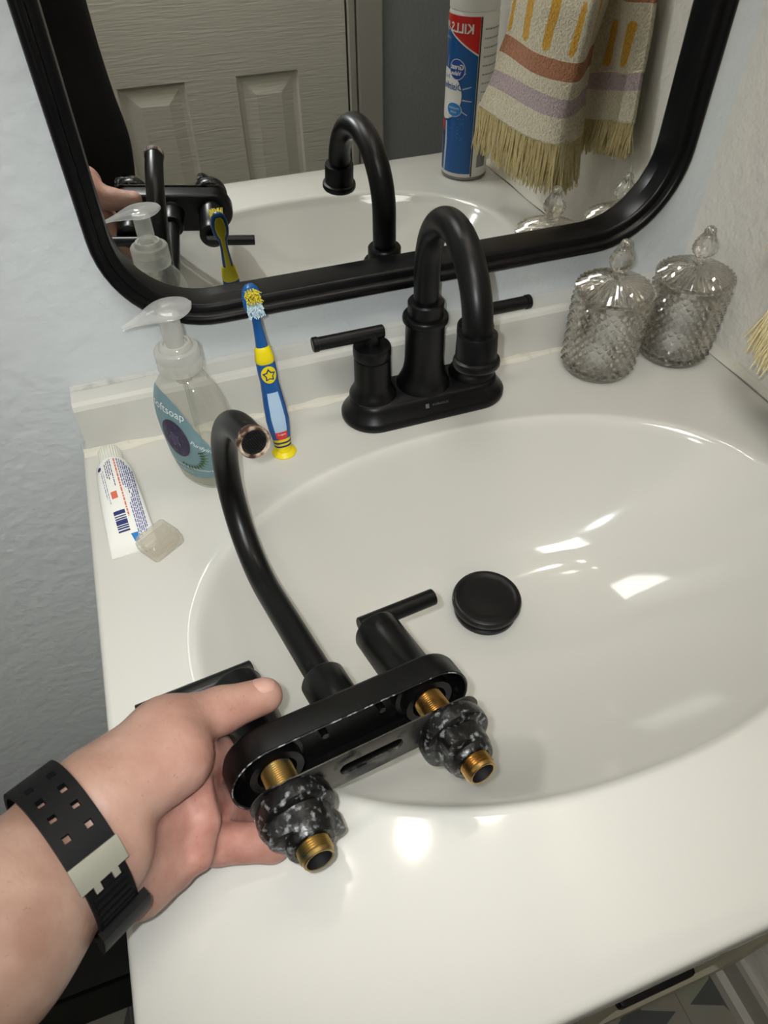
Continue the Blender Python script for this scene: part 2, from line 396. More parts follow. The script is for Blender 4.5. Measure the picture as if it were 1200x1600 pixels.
# ------------------------------------------------------------------ sink top with moulded bowl
TX0, TX1, TY0, TY1 = 0.0, .640, -.5424, .0
BC = np.array([.3205, -.2775]); BA, BB_ = .2555, .1695; DC = np.array([.3244, -.2211]); BD = .135
NA = 160; EXP = 2.14
angs = [2*pi*i/NA for i in range(NA)]
def rim(a):
    c_, s_ = math.cos(a), math.sin(a); k = (abs(c_)**EXP+abs(s_)**EXP)**(-1/EXP); return np.array([BA*c_*k, BB_*s_*k])
def edge(a, ins=0):
    """point of the slab outline seen from the bowl centre"""
    r = rim(a); r = r/np.linalg.norm(r); x0, x1, y0, y1 = TX0+ins, TX1-ins, TY0+ins, TY1-ins
    t = min([((x1 if r[0] > 0 else x0)-BC[0])/r[0] if abs(r[0]) > 1e-9 else 9, ((y1 if r[1] > 0 else y0)-BC[1])/r[1] if abs(r[1]) > 1e-9 else 9])
    return BC+r*t
corner = []
for cx, cy in ((TX0, TY0), (TX1, TY0), (TX0, TY1), (TX1, TY1)):
    dd = np.array([cx, cy])-BC; best = min(range(NA), key=lambda i: -np.dot(rim(angs[i]), dd)/np.linalg.norm(rim(angs[i]))); corner.append((best, dd))
dirs = [rim(a)/np.linalg.norm(rim(a)) for a in angs]
def edgep(i, ins):
    for b_, dd in corner:
        if b_ == i:
            return np.array([min(max(BC[0]+dd[0], TX0+ins), TX1-ins), min(max(BC[1]+dd[1], TY0+ins), TY1-ins)])
    r = dirs[i]; x0, x1, y0, y1 = TX0+ins, TX1-ins, TY0+ins, TY1-ins
    t1 = ((x1 if r[0] > 0 else x0)-BC[0])/r[0] if abs(r[0]) > 1e-9 else 9; t2 = ((y1 if r[1] > 0 else y0)-BC[1])/r[1] if abs(r[1]) > 1e-9 else 9
    return BC+r*min(t1, t2)
def bowl_z(s): return -BD*(1-s**2.7)
rows = []
for ins, z in ((.012, -.034), (.0, -.034), (0, -.006), (.0008, -.003), (.0025, -.0009), (.0055, 0)):
    rows.append([(*edgep(i, ins), z) for i in range(NA)])
for f in (.33, .66):
    rows.append([(*(edgep(i, .0055)*(1-f)+(BC+rim(angs[i])*1.06)*f), 0) for i in range(NA)])
lip = [(1.06, 0), (1.035, .0001), (1.020, .0001), (1.008, -.0005), (.998, -.0018), (.986, -.0044), (.974, -.0085)]
for k, z in lip: rows.append([(*(BC+rim(a)*k), z) for a in angs])
s0 = .974; z_s0 = -.0085
for s in np.concatenate([np.linspace(.955, .2, 26), [.15, .118]]):
    tt = s/s0; c_ = DC+(BC-DC)*tt**1.15
    zz = z_s0+(-BD-z_s0)*(1-tt**2.35)
    rr = tt
    # near the drain the section turns circular
    w = smooth(.12, .5, s); rows.append([(*(c_+(rim(a)*s)*w+np.array([math.cos(a), math.sin(a)])*(.17*s)*(1-w)), zz) for a in angs])
top = MB(); top.grid(np.array(rows).transpose(1, 0, 2), cu=True)
rows2 = [[(*(DC+np.array([math.cos(a), math.sin(a)])*r), z) for a in angs] for r, z in ((.0195, -BD-.001), (.0185, -BD-.03))]
vt = top.build('sink_top', M_white, angle=60)
tag(vt, 'glossy white one-piece sink top with a wide oval bowl', 'sink')
b = MB(); P = []
for x in (TX0+.008, TX1-.001):
    P.append([(x, -.0225, -.001), (x, -.0222, .046), (x, -.0205, .0500), (x, -.0165, .0520), (x, .0035, .0525), (x, .0035, -.001)])
b.rings([[Vector(p) for p in q] for q in P]); bs = b.build('backsplash', M_white, vt, smooth=False)
b = MB(); P = []
for x in np.linspace(TX0+.003, TX1-.002, 50):
    w = .0045+.0012*math.sin(x*61)+.0008*math.sin(x*173)
    P.append([(x, -.0222, w), (x, -.0222-.35*w, .32*w), (x, -.0222-1.25*w, .0002)])
b.grid(P); b.build('caulk_bead', M_caulk, vt)
b = MB(); P = []
for x in np.linspace(TX0+.008, TX1-.002, 40):
    w = .004+.001*math.sin(x*47)
    w *= .55; P.append([(x, .0038, .0525+1.3*w), (x, .0022, .0525+.6*w), (x, .0035-1.5*w, .0526)])
b.grid(P); b.build('caulk_bead', M_caulkw, vt)
b = MB(); P = []
for y in np.linspace(-.535, -.024, 40):
    w = .0055+.0008*math.sin(y*53)
    P.append([(W_-.0002, y, w), (W_-.45*w, y, .42*w), (W_-1.5*w, y, .0003), (W_-.5*w, y, -.002)])
b.grid(P); b.build('caulk_bead', M_caulk, vt)

# drain stopper
z0 = -BD
ds = empty('drain_stopper', (DC[0], DC[1], z0), 'round black pop-up drain stopper at the bottom of the bowl', 'stopper')
MB().lathe([(.012, .0), (.0285, .0006), (.0300, .003), (.0300, .0065), (.0285, .008), (.012, .0085)], 56).build('flange', M_black, ds)
MB().lathe([(.008, .006), (.0255, .0085), (.0275, .0125), (.0315, .0140), (.0328, .0165), (.0328, .0195), (.0318, .0222), (.0298, .0234), (.0272, .0231), (.0258, .0222), (.020, .0226), (.010, .0231), (.0001, .0233)], 64).build('cap', M_black, ds)

# ------------------------------------------------------------------ new faucet on the deck
FX, FY = .3213, -.0535
fa = empty('bathroom_faucet', (FX, FY, 0), 'new matte black two-handle faucet mounted on the sink deck', 'faucet')
b = MB(); b.rings([[q+Vector((0, -.0033, 0)) for q in stadium(l, w, z, 20)] for l, w, z in ((.0815, .0305, 0), (.0825, .0315, .002), (.0825, .0315, .006), (.0805, .0296, .0090), (.0775, .0267, .012), (.0745, .0240, .0180), (.0735, .0230, .0205), (.0715, .0213, .0220))])
bp = b.build('base_plate', M_black, fa, angle=50)
M_logo = mat('dim_logo_grey', '#565657', .5)
def lf(u, v): # on the sloping front of the plate
    t = (v+.005)/.01; return (u, -.0033-.0267+(-.0240+.0267)*t-.0004, .0120+(.0180-.0120)*t+.0002)
decal('logo', [rect(-.0085, -.0050, -.0032, .0032)], lf, M_logo, bp)
text_decal('logo', 'FORIOUS', .0040, lf, M_logo, bp, u=.0065, maxlen=.01)
hub = [(.0235, .0205), (.0232, .0235), (.0212, .0270), (.0188, .0315), (.0178, .036), (.0175, .0600), (.0170, .0620), (.0162, .0624), (.0162, .0640), (.0178, .0642), (.0180, .0655), (.0180, .0725), (.0172, .0742), (.014, .0748), (.0001, .0748)]
for s in (-1, 1):
    h = MB().lathe([(r*.96, z) for r, z in hub], 48).build('handle', M_black, fa); h.location = (s*.0508, 0, 0)
    MB().rings([[Vector((math.cos(q*pi/8)*.0072, math.sin(q*pi/8)*.0062, z)) for q in range(16)] for z in (.0735, .080, .086)]).build('stem', M_black, h)
    l = MB(); a, e = -s*.0110, s*.0540; zl = .0862
    l.tube([(a, 0, zl), (a+s*.001, 0, zl), (e-s*.005, 0, zl), (e-s*.0048, 0, zl), (e-s*.0008, 0, zl), (e, 0, zl)], [.0053, .0059, .0059, .0066, .0066, .0059], 28)
    l.build('lever', M_black, h, angle=30)
MB().lathe([(.0258, .0205), (.0254, .0235), (.0232, .028), (.0202, .035), (.0186, .043), (.0180, .049), (.0178, .0870), (.0184, .0882), (.0206, .0895), (.0208, .0915), (.0206, .0935), (.0196, .0948), (.0162, .0952), (.0162, .107), (.0150, .1085), (.0112, .1088)], 56).build('spout_base', M_black, fa)
R = .0584; SW = Vector((-.0083, -.1165, 0)).normalized(); ZS = .139
pts = [(0, 0, .095), (0, 0, .115), (0, 0, ZS)]
for i in range(1, 33):
    q = math.radians(172)*i/32; pts.append(tuple(SW*(R-R*math.cos(q))+Vector((0, 0, ZS+R*math.sin(q)))))
q = math.radians(172); dv = SW*math.sin(q)+Vector((0, 0, math.cos(q))); e = Vector(pts[-1]); pts += [tuple(e+dv*k) for k in (.004, .008)]
xs_ = SW.cross(Vector((0, 0, 1)))
MB().tube(pts, .0112, 32, up=xs_).build('spout', M_black, fa, angle=60)
ez = e+dv*.001; Mx = frame_to(ez, -dv, xs_)
b = MB(); b.lathe([(.0118, .0), (.0146, -.0005), (.0150, -.002), (.0150, -.019), (.0172, -.0200), (.0176, -.0215), (.0176, -.0245), (.0168, -.0258), (.013, -.0258), (.012, -.022), (.0001, -.022)], 48, M=Mx)
b.build('spout_outlet', M_black, fa)
# ------------------------------------------------------------------ mirror
mi = empty('wall_mirror', (.328, .004, .103), 'rounded black-framed mirror hanging on the wall above the backsplash', 'mirror')
def fo(ins, y): return [Vector((p.x-.328, y-.004, p.y-.103)) for p in rrect(.0612+ins, .5962-ins, .1025+ins, .90-ins, .086-ins, 0, 14)]
b = MB(); b.rings([fo(i, y) for i, y in ((0, .004), (0, -.0185), (.0015, -.0212), (.004, -.022), (.0075, -.0212), (.0088, -.0190), (.0096, -.0160), (.0140, -.0152), (.0160, -.0140), (.0166, -.0115), (.0166, .0022))], capb=False, capt=False)
b.build('frame', M_frame, mi, angle=50)
b = MB(); o = [[Vector((p.x, y-.004, p.z)) for p in fo(.0163, 0)] for y in (.0036, .0007)]
b.rings(o); b.build('mirror_glass', M_mirror, mi, smooth=False)

# ------------------------------------------------------------------ two cut-glass jars
def glass_jar_mix():
    m = bpy.data.materials.new('cut_glass_mix'); m.use_nodes = True; nt = m.node_tree; N = nt.nodes; L = nt.links
    N.remove(N['Principled BSDF'])
    t = N.new('ShaderNodeBsdfTransparent'); t.inputs[0].default_value = col('#fbf9f4')
    g = N.new('ShaderNodeBsdfGlass'); g.inputs['Roughness'].default_value = .02; g.inputs['IOR'].default_value = 1.47; g.inputs['Color'].default_value = (.95, .94, .92, 1)
    x = N.new('ShaderNodeMixShader'); x.inputs[0].default_value = .8; L.new(t.outputs[0], x.inputs[1]); L.new(g.outputs[0], x.inputs[2])
    gl = N.new('ShaderNodeBsdfGlossy'); gl.inputs['Roughness'].default_value = .04
    lw = N.new('ShaderNodeLayerWeight'); lw.inputs[0].default_value = .5
    pw = N.new('ShaderNodeMath'); pw.operation = 'POWER'; pw.inputs[1].default_value = 3; L.new(lw.outputs['Facing'], pw.inputs[0])
    fr = N.new('ShaderNodeMath'); fr.operation = 'MULTIPLY_ADD'; fr.inputs[1].default_value = .5; fr.inputs[2].default_value = .09; L.new(pw.outputs[0], fr.inputs[0])
    y = N.new('ShaderNodeMixShader'); L.new(fr.outputs[0], y.inputs[0]); L.new(x.outputs[0], y.inputs[1]); L.new(gl.outputs[0], y.inputs[2])
    out = [n for n in N if n.type == 'OUTPUT_MATERIAL'][0]; L.new(y.outputs[0], out.inputs[0]); return m
M_jar = glass_jar_mix()
def make_jar(loc_, label):
    r = empty('glass_jar', loc_, label, 'jar', 'lidded cut-glass jars in the corner')
    n = 24; RB = .0345; segs = n*6
    def facet(a, rr, z):
        if rr < .033 or z < .009 or z > .080: return rr, z
        h = .0710/7; q = a/(2*pi)*n; w = (z-.009)/h
        fu = abs((q+w) % 1-.5)*2; fv = abs((q-w) % 1-.5)*2
        k = 1-max(fu, fv); return rr+.0034*k*(1 if z < .078 else .4), z
    prof = [(.0001, .001), (.030, .0), (.0335, .0015), (.0345, .005)]+[(RB+.0010*(z/.08), z) for z in np.linspace(.009, .080, 43)]+[(.0352, .0830), (.0345, .0845), (.0330, .0845), (.0322, .082), (.0318, .014), (.029, .0085), (.0001, .008)]
    MB().lathe(prof, segs, mod=facet).build('body', M_jar, r, angle=14)
    def flute(a, rr, z):
        if rr < .010 or rr > .0372: return rr, z
        k = abs((a/(2*pi)*36) % 1-.5)*2; return rr+(.0008*k if rr > .034 else 0), z+.0011*(k-.5)*min(1, (rr-.008)/.012)
    lp = [(.0001, .0900), (.020, .0882), (.031, .0852), (.0315, .0825), (.0330, .0825), (.0333, .0851), (.0372, .0853), (.0376, .0868), (.0366, .0885), (.0330, .0905), (.027, .0938), (.020, .0968), (.013, .0995), (.0085, .1012), (.006, .1020), (.0001, .1020)]
    lid = MB().lathe(lp, 144, mod=flute).build('lid', M_jar, r, angle=20)
    def knobm(a, rr, z):
        if rr < .004: return rr, z
        k = .0009*math.sin(a*7+z*900)*math.sin(z*900); return rr+k, z
    kp = [(.0058, .1015), (.0052, .1042), (.0060, .1062), (.0092, .1092), (.0112, .1130), (.0114, .1165), (.0102, .1205), (.0078, .1240), (.0056, .1275), (.0050, .1310), (.0042, .1335), (.0022, .1350), (.0001, .1353)]
    kp2 = []
    for (a, b) in zip(kp, kp[1:]): kp2 += [a, ((a[0]+b[0])/2, (a[1]+b[1])/2)]
    MB().lathe(kp2+[kp[-1]], 42, mod=knobm).build('knob', M_jar, lid, angle=40)
    return r
make_jar((.5115, -.0620, .0002), 'left one of two lidded cut-glass jars, nearer the faucet')
make_jar((.5990, -.0665, .0002), 'right one of two lidded cut-glass jars, against the right wall')
rng = random.Random(4)
def cotton(p, r, lab, seed):
    bm = bmesh.new(); bmesh.ops.create_icosphere(bm, subdivisions=3, radius=r); g = random.Random(seed); ph = [g.uniform(0, 6) for _ in range(6)]
    for v in bm.verts:
        n = v.co.normalized(); v.co *= 1+.07*math.sin(n.x*5+ph[0])*math.sin(n.y*6+ph[1])+.05*math.sin(n.z*9+ph[2]+n.x*4); v.co.z *= .88
    me = bpy.data.meshes.new('cotton'); bm.to_mesh(me); bm.free(); o = link('cotton_ball', me, M_cotton); o.location = p; tag(o, lab, 'cotton ball', 'cotton balls in the glass jars')
cotton((.5010, -.0730, .0235), .0150, 'white cotton ball seen low in the left glass jar', 1)
cotton((.5100, -.0740, .0500), .0145, 'white cotton ball seen high in the left glass jar', 2)
cotton((.5880, -.0770, .0235), .0155, 'white cotton ball seen low in the right glass jar', 3)
cotton((.5880, -.0760, .0520), .0150, 'white cotton ball seen high in the right glass jar', 5)
cotton((.6090, -.0530, .0235), .0140, 'white cotton ball at the back of the right glass jar', 6)

# ------------------------------------------------------------------ soap bottle with pump
TH = math.radians(52)
sb = empty('soap_dispenser', (.1050, -.0870, .0003), 'clear plastic pump soap bottle with a teal label, nearly empty', 'soap bottle', rot=(0, 0, -TH))
AZ = [(0, .021), (.003, .0245), (.012, .0262), (.03, .0300), (.05, .0328), (.065, .0336), (.08, .0325), (.092, .0285), (.1, .0235), (.106, .0180), (.110, .0140), (.114, .0125), (.118, .0125)]
BZ = [(0, .0145), (.003, .0175), (.012, .0185), (.03, .0205), (.05, .0215), (.065, .0215), (.08, .0205), (.092, .0185), (.1, .0165), (.106, .0148), (.110, .0134), (.114, .0125), (.118, .0125)]
def ip(T, z): return float(np.interp(z, [t[0] for t in T], [t[1] for t in T]))
def sm(T, z): return sum(ip(T, min(.118, max(0, z+k*.003)))*w for k, w in ((-1, .25), (0, .5), (1, .25)))
def bsec(z, off=0, n=56):
    a, b_ = sm(AZ, z)+off, sm(BZ, z)+off; e = 2.35-.35*smooth(.09, .112, z); return [Vector((a*abs(math.cos(q))**(2/e)*(1 if math.cos(q) > 0 else -1), b_*abs(math.sin(q))**(2/e)*(1 if math.sin(q) > 0 else -1), z)) for q in [2*pi*i/n for i in range(n)]]
zz = [0, .0012, .003, .006, .012]+list(np.linspace(.02, .1, 17))+[.103, .106, .108, .110, .112, .114, .118]
b = MB(); b.rings([bsec(.0, -.012)]+[bsec(z) for z in zz], capt=False); body = b.build('bottle', M_clear, sb, angle=60)
b = MB(); b.rings([bsec(z, -.0016) for z in (.0018, .004, .008, .0115)]); b.build('soap_rest', M_soap, sb, angle=60)
def lbf(off):
    def fn(u, z):
        z = min(.112, max(.003, z)); a, b_ = sm(AZ, z)+off, sm(BZ, z)+off; k = min(.98, abs(u)/a); return (u, -b_*(1-k**2.35)**(1/2.35), z)
    return fn
lab = decal('label', [[(-.0265, .092), (-.022, .0970), (-.014, .0980), (-.004, .0955), (.006, .0895), (.014, .0810), (.021, .070), (.0270, .058), (.0295, .046), (.0275, .027), (.024, .018), (.012, .0155), (-.012, .0155), (-.0225, .018), (-.0275, .032), (-.0305, .055), (-.0295, .077)]], lbf(.0005), M_label, sb, .005)
text_decal('lettering', 'softsoap', .0105, lbf(.0009), M_ink_w, lab, u=-.0045, v=.0825, ang=-.10)
decal('leaf', [[(.005+.0155*math.cos(q), .0430+.0155*math.sin(q)), (.005+.021*math.cos(q+.10), .0430+.021*math.sin(q+.10)), (.005+.0155*math.cos(q+.13), .0430+.0155*math.sin(q+.13))] for q in np.linspace(-1.9, .2, 12)], lbf(.0008), M_leaf, lab)
decal('leaf', [[(.005+.013*math.cos(q), .0430+.013*math.sin(q)), (.005+.0185*math.cos(q-.06), .0430+.0185*math.sin(q-.06)), (.005+.015*math.cos(q+.10), .0430+.015*math.sin(q+.10))] for q in np.linspace(-2.0, .25, 12)], lbf(.0010), M_leafd, lab)
decal('berry', [ellipse(-.0015, .0560, .0145, .0185)], lbf(.0012), M_purple, lab, .004)
decal('berry_star', [[(-.0015+rr*math.cos(q), .056+rr*1.2*math.sin(q)) for q, rr in [(2*pi*i/10, .0058 if i % 2 else .0046) for i in range(10)]], ], lbf(.0015), mat('dim_lilac_ink', '#463c5c', .5), lab, .004)
for i in range(5):
    q = 2*pi*(i+.5)/5; decal('berry_star', [ellipse(-.0015+.0056*math.cos(q), .056+.0066*math.sin(q), .0007, .0007, 8)], lbf(.0017), M_lilac, lab)
text_decal('lettering', 'Purifying', .0056, lbf(.0009), M_ink_w, lab, u=.0225, v=.0530, ang=-.55)
text_decal('lettering', 'hand soap with moisturizers', .0036, lbf(.0009), M_ink_w, lab, u=.004, v=.0262)
text_decal('lettering', 'Acai Berry', .0048, lbf(.0009), mat('faint_white_ink', '#a9c0c4', .5), lab, u=-.004, v=.0206)
cp_ = MB().lathe([(.0135, .1115), (.0165, .1120), (.0170, .1135), (.0170, .1215), (.0166, .1225), (.0170, .1235), (.0170, .1285), (.0160, .1300), (.0128, .1306), (.0122, .1330), (.0108, .1345), (.0092, .1345), (.0086, .1325), (.0062, .1325)], 48, capt=False, capb=False)
coll = cp_.build('pump_collar', M_milky, sb, angle=40)
MB().lathe([(.0066, .124), (.0068, .139), (.0078, .1395), (.0076, .1570)], 24).build('pump_stem', M_milky, sb)
MB().lathe([(.0016, .012), (.0016, .100), (.0062, .101), (.0066, .104), (.0066, .118)], 20).build('dip_tube', M_clear, sb)
# pump head: teardrop dish that narrows to the spout; points along -x of the world
hd = MB(); P = []; nz = 26
for i in range(nz+1):
    t = i/nz; x = .0185-.0520*t                                   # from the round back to the beak
    wv = .0168*math.sqrt(max(0, 1-((.34-t)/.34)**2)) if t < .34 else .0168+(.0036-.0168)*smooth(.34, 1.0, t)**.8
    wv = max(wv, .0004); zt = .1640-.0010*(t*2-.7)**2-.0068*smooth(.45, 1, t); zb = zt-(.0045*math.sin(pi*min(1, t*1.15+.02))+.0016)
    row = []
    for k in range(20):
        q = 2*pi*k/20; row.append((x, wv*math.cos(q), (zt+zb)/2+(zt-zb)/2*math.sin(q)*1.15))
    P.append(row)
hd.grid(P, cv=True); hd.add(P[-1], [tuple(range(20))]); hd.add(P[0], [tuple(reversed(range(20)))])
Rz = Matrix.Rotation(TH+.10, 4, 'Z'); hd.v = [tuple(Rz @ Vector(p)) for p in hd.v]
hd.build('pump_head', M_head, sb, angle=60)

# ------------------------------------------------------------------ child's toothbrush on its suction foot
B0, B1 = Vector((.1750, -.0815, 0)), Vector((.1690, -.0660, .1590)); ax = (B1-B0).normalized()
tb = empty('toothbrush', B0, 'blue and yellow child toothbrush standing on its suction foot', 'toothbrush')
fdir = Vector((.02, -1, 0)); fdir = (fdir-ax*fdir.dot(ax)).normalized(); sd = ax.cross(fdir)
MT = Matrix(((sd.x, -fdir.x, ax.x, 0), (sd.y, -fdir.y, ax.y, 0), (sd.z, -fdir.z, ax.z, 0), (0, 0, 0, 1)))  # local x=side, -y=front, z=along
def seg(name, stations, m, parent, n=28, e=2.4):
    b = MB(); outs = []
    for z, a, d, yo in stations:
        outs.append([MT @ Vector((a*abs(math.cos(q))**(2/e)*(1 if math.cos(q) > 0 else -1), yo+d*abs(math.sin(q))**(2/e)*(1 if math.sin(q) > 0 else -1), z)) for q in [2*pi*i/n for i in range(n)]])
    b.rings(outs); return b.build(name, m, parent, angle=50)
MB().lathe([(.0108, 0), (.0112, .0008), (.0104, .0020), (.0070, .0042), (.0066, .006), (.0001, .006)], 40).build('suction_foot', M_yellow, tb)
ft = seg('foot_collar', [(.0045, .0066, .0058, 0), (.010, .0074, .0060, 0), (.0175, .0082, .0062, 0)], M_yellow, tb)
for z in (.0090, .0130): seg('stripe', [(z, .0076+(z-.009)*.1, .0063, 0), (z+.0017, .0078+(z-.009)*.1, .0064, 0)], M_navy, ft)
HS = [(.0170, .0083, .0060, 0), (.026, .0096, .0066, 0), (.036, .0102, .0068, -.0005), (.050, .0096, .0066, 0), (.062, .0086, .0060, .0005), (.074, .0078, .0058, .0003), (.084, .0082, .0062, 0), (.092, .0080, .0064, 0), (.0955, .0068, .0056, 0)]
hn = seg('handle', HS, M_blue, tb)
seg('thumb_grip', [(.0925, .0070, .0060, 0), (.0945, .0082, .0067, 0), (.099, .0076, .0064, 0), (.102, .0070, .0060, 0), (.1055, .0066, .0056, 0), (.1075, .0052, .0046, 0)], M_yellow, tb)
seg('neck', [(.106, .0052, .0044, 0), (.112, .0046, .0040, 0), (.124, .0037, .0033, 0), (.131, .0035, .0030, 0), (.1345, .0045, .0028, 0)], M_blue, tb)
hdp = seg('brush_head', [(.1335, .0040, .0027, 0), (.138, .0066, .0028, 0), (.144, .0077, .0028, 0), (.151, .0074, .0028, 0), (.1565, .0058, .0026, 0), (.1593, .0034, .0020, 0), (.160, .0012, .0012, 0)], M_blue, tb)
seg('tongue_pad', [(.136, .0022, .0010, .0026), (.141, .0042, .0012, .0029), (.147, .0048, .0012, .0029), (.153, .0038, .0012, .0027), (.156, .0020, .0008, .0024)], M_yellow, tb)
seg('neck_inlay', [(.100, .003, .001, .0056), (.113, .0024, .0010, .0036), (.128, .0016, .0010, .0028), (.137, .0022, .0010, .0027)], M_yellow, tb)
g = random.Random(7)
for nm, m, zr, w in (('bristles', M_bris_w, (.138, .147), .0052), ('bristles', M_bris_y, (.147, .1565), .0050)):
    b = MB()
    for i in range(9):
        for j in range(5):
            z = zr[0]+(zr[1]-zr[0])*(i+.5)/9; x = -w+2*w*(j+.5)/5
            if abs(x) > w*math.sqrt(max(0, 1-((z-.147)/.0125)**2))+.0004: continue
            for k in range(3):
                p = Vector((x+g.uniform(-.0006, .0006), -.0022, z+g.uniform(-.0004, .0004))); q = p+Vector((x*.25+g.uniform(-.0012, .0012), -.0095+g.uniform(-.0012, .0012), g.uniform(-.0012, .0012)+(.0015 if m is M_bris_y else -.001)))
                b.tube([MT @ p, MT @ q], [.00042, .00036], 5)
    o = b.build(nm, m, hdp, smooth=False); o['kind'] = 'stuff'
def hsurf(off):
    def fn(u, z):
        a = np.interp(z, [s[0] for s in HS], [s[1] for s in HS]); d_ = np.interp(z, [s[0] for s in HS], [s[2] for s in HS]); yo = np.interp(z, [s[0] for s in HS], [s[3] for s in HS])
        k = min(.97, abs(u)/a); return MT @ Vector((u, yo-(d_+off)*(1-k**2.4)**(1/2.4), z))
    return fn
decal('badge', [ellipse(0, .0835, .0064, .0082)], hsurf(.0004), M_yellow, hn, .003)
st = [[(rr*math.sin(2*pi*i/10), .0833+rr*1.1*math.cos(2*pi*i/10)) for i, rr in ((i, .0058*s if i % 2 == 0 else .0034*s) for i in range(10))] for s in (1, .68)]
decal('star', [st[0]], hsurf(.0007), M_navy, hn, .003); decal('star', [st[1]], hsurf(.0010), M_yellow, hn, .003)
decal('print', [[(-.0048, .0225), (.0048, .0225), (.0056, .030), (.0060, .040), (.0052, .055), (.0044, .066), (-.0048, .066), (-.0056, .055), (-.0062, .040), (-.0056, .030)]], hsurf(.0004), M_sky, hn, .003)
decal('print', [[(-.0050, .0200), (-.0024, .0180), (.0024, .0180), (.0050, .0200), (.0054, .0262), (-.0054, .0262)]], hsurf(.0006), M_redp, hn, .003)
text_decal('lettering', 'Colgate', .0024, hsurf(.0010), M_ink_w, hn, v=.0238, maxlen=.003)

# ------------------------------------------------------------------ toothpaste tube and brush cap
T0, T1 = Vector((.0262, -.0400, 0)), Vector((.0345, -.1590, 0)); td = (T1-T0).normalized(); ts_ = Vector((0, 0, 1)).cross(td)
tp = empty('toothpaste_tube', T0, 'small white toothpaste tube with blue print lying on the sink deck', 'toothpaste')
TS = [(.0215, .0090, .0090, .0098), (.0225, .0125, .0112, .0112), (.026, .0142, .0116, .0116), (.04, .0156, .0108, .0108), (.06, .0168, .0090, .0090), (.08, .0176, .0064, .0066), (.098, .0180, .0034, .0036), (.109, .0182, .0012, .0014), (.1125, .0182, .0008, .0010), (.1195, .0182, .0008, .0010)]
b = MB(); outs = []
for s, w, h, zc in TS: outs.append([td*s+ts_*(w*math.cos(q))+Vector((0, 0, zc+h*math.sin(q))) for q in [2*pi*i/32 for i in range(32)]])
b.rings(outs); tbody = b.build('tube_body', M_tube, tp, angle=50)
def ridge(a, r, z): return r+(.0003*math.sin(a*28) if r > .008 else 0), z
MB().lathe([(.0088, .0), (.0096, .001), (.0098, .004), (.0090, .0195), (.0088, .022)], 112, M=frame_to(Vector((0, 0, .0099)), td), mod=ridge).build('screw_cap', M_tubecap, tp, angle=50)
def tsurf(off):
    def fn(u, s):
        s = min(.119, max(.0225, s)); w, h, zc = [np.interp(s, [t[0] for t in TS], [t[k] for t in TS]) for k in (1, 2, 3)]
        u = -u; k = min(.985, abs(u)/w); return td*s+ts_*(u)+Vector((0, 0, zc+off+h*math.sqrt(1-k*k)))
    return fn
# columns of fine print (too small to read) run along the tube
g = random.Random(3); dash = []; dashd = []; red_ = []
def column(u, s0, s1, lst, w=.0007):
    s = s0
    while s < s1:
        e = min(s1, s+g.uniform(.0012, .0052)); lst.append(rect(u-w/2, u+w/2, s, e)); s = e+.0007
for u, s0, s1 in ((-.0142, .040, .100), (-.0128, .036, .104), (-.0112, .034, .104), (-.0098, .030, .062), (-.0098, .066, .102), (-.0084, .028, .066), (-.0084, .070, .107), (-.0068, .027, .060), (-.0068, .075, .106)): column(u, s0, s1, dash, .0009)
for u, s0, s1 in ((-.0052, .026, .058), (.0008, .026, .056), (.0024, .027, .044), (.0040, .028, .048), (.0056, .030, .046)): column(u, s0, s1, dashd)
for u, s0, s1 in ((-.0030, .026, .087),): column(u, s0, s1, red_, .0012)
for u, s0, s1 in ((.0080, .036, .072), (.0096, .037, .066)): column(u, s0, s1, dash, .0005)
decal('fine_print', dash, tsurf(.00025), M_ink, tbody); decal('fine_print', dashd, tsurf(.00025), M_inkd, tbody); decal('fine_print', red_, tsurf(.00025), M_orange_ink, tbody)
bars = []; s = .080
for w, gp in ((.0035, .0012), (.001, .001), (.0012, .0006), (.0042, .0007), (.0012, .0006), (.0014, .001), (.0016, 0)): bars.append(rect(-.001, .0082, s, s+w)); s += w+gp
decal('barcode', bars, tsurf(.00025), M_inkd, tbody, .004)
decal('seal', [rect(.0012, .0062, .0610, .0680)], tsurf(.00025), M_orange_ink, tbody, .004)
decal('mark', [ellipse(.0104, .0320, .0016, .0022, 14)], tsurf(.00025), M_inkd, tbody)
decal('mark', [[(-.0005, .1020), (-.0062, .1020), (-.0058, .1085), (-.0022, .1095)]], tsurf(.0003), M_cyan, tbody, .004)

cb = empty('brush_cover', (.0545, -.1575, .0002), 'small clear plastic toothbrush head cover lying by the toothpaste tube', 'cover', rot=(0, 0, math.radians(33)))
b = MB(); L_, W2 = .0145, .0125
b.rings([rrect(-L_, L_, -W2, W2, .003, 0, 4), rrect(-L_-.0004, L_+.0004, -W2-.0004, W2+.0004, .0034, .0012, 4), rrect(-L_-.0004, L_+.0004, -W2-.0004, W2+.0004, .0034, .0070, 4), rrect(-L_+.0006, L_-.0006, -W2+.0004, W2-.0004, .003, .0076, 4), rrect(-L_+.0008, L_-.0008, -W2+.001, W2-.001, .003, .0125, 4), rrect(-L_+.0025, L_-.0025, -W2+.0030, W2-.0030, .003, .0142, 4)])
b.build('cover_shell', M_capbox, cb, angle=30)
b = MB(); b.box((-L_+.002, -W2+.0035, .0012), (L_-.002, -.0008, .0100), bev=.001); b.box((-L_+.002, .0008, .0012), (L_-.002, W2-.0035, .0100), bev=.001); b.build('inner_tray', M_capbox, cb, smooth=False)
b = MB(); b.box((-.006, -W2-.0016, .0045), (.006, -W2, .0078), bev=.0006); b.build('hinge', M_capbox, cb, smooth=False)
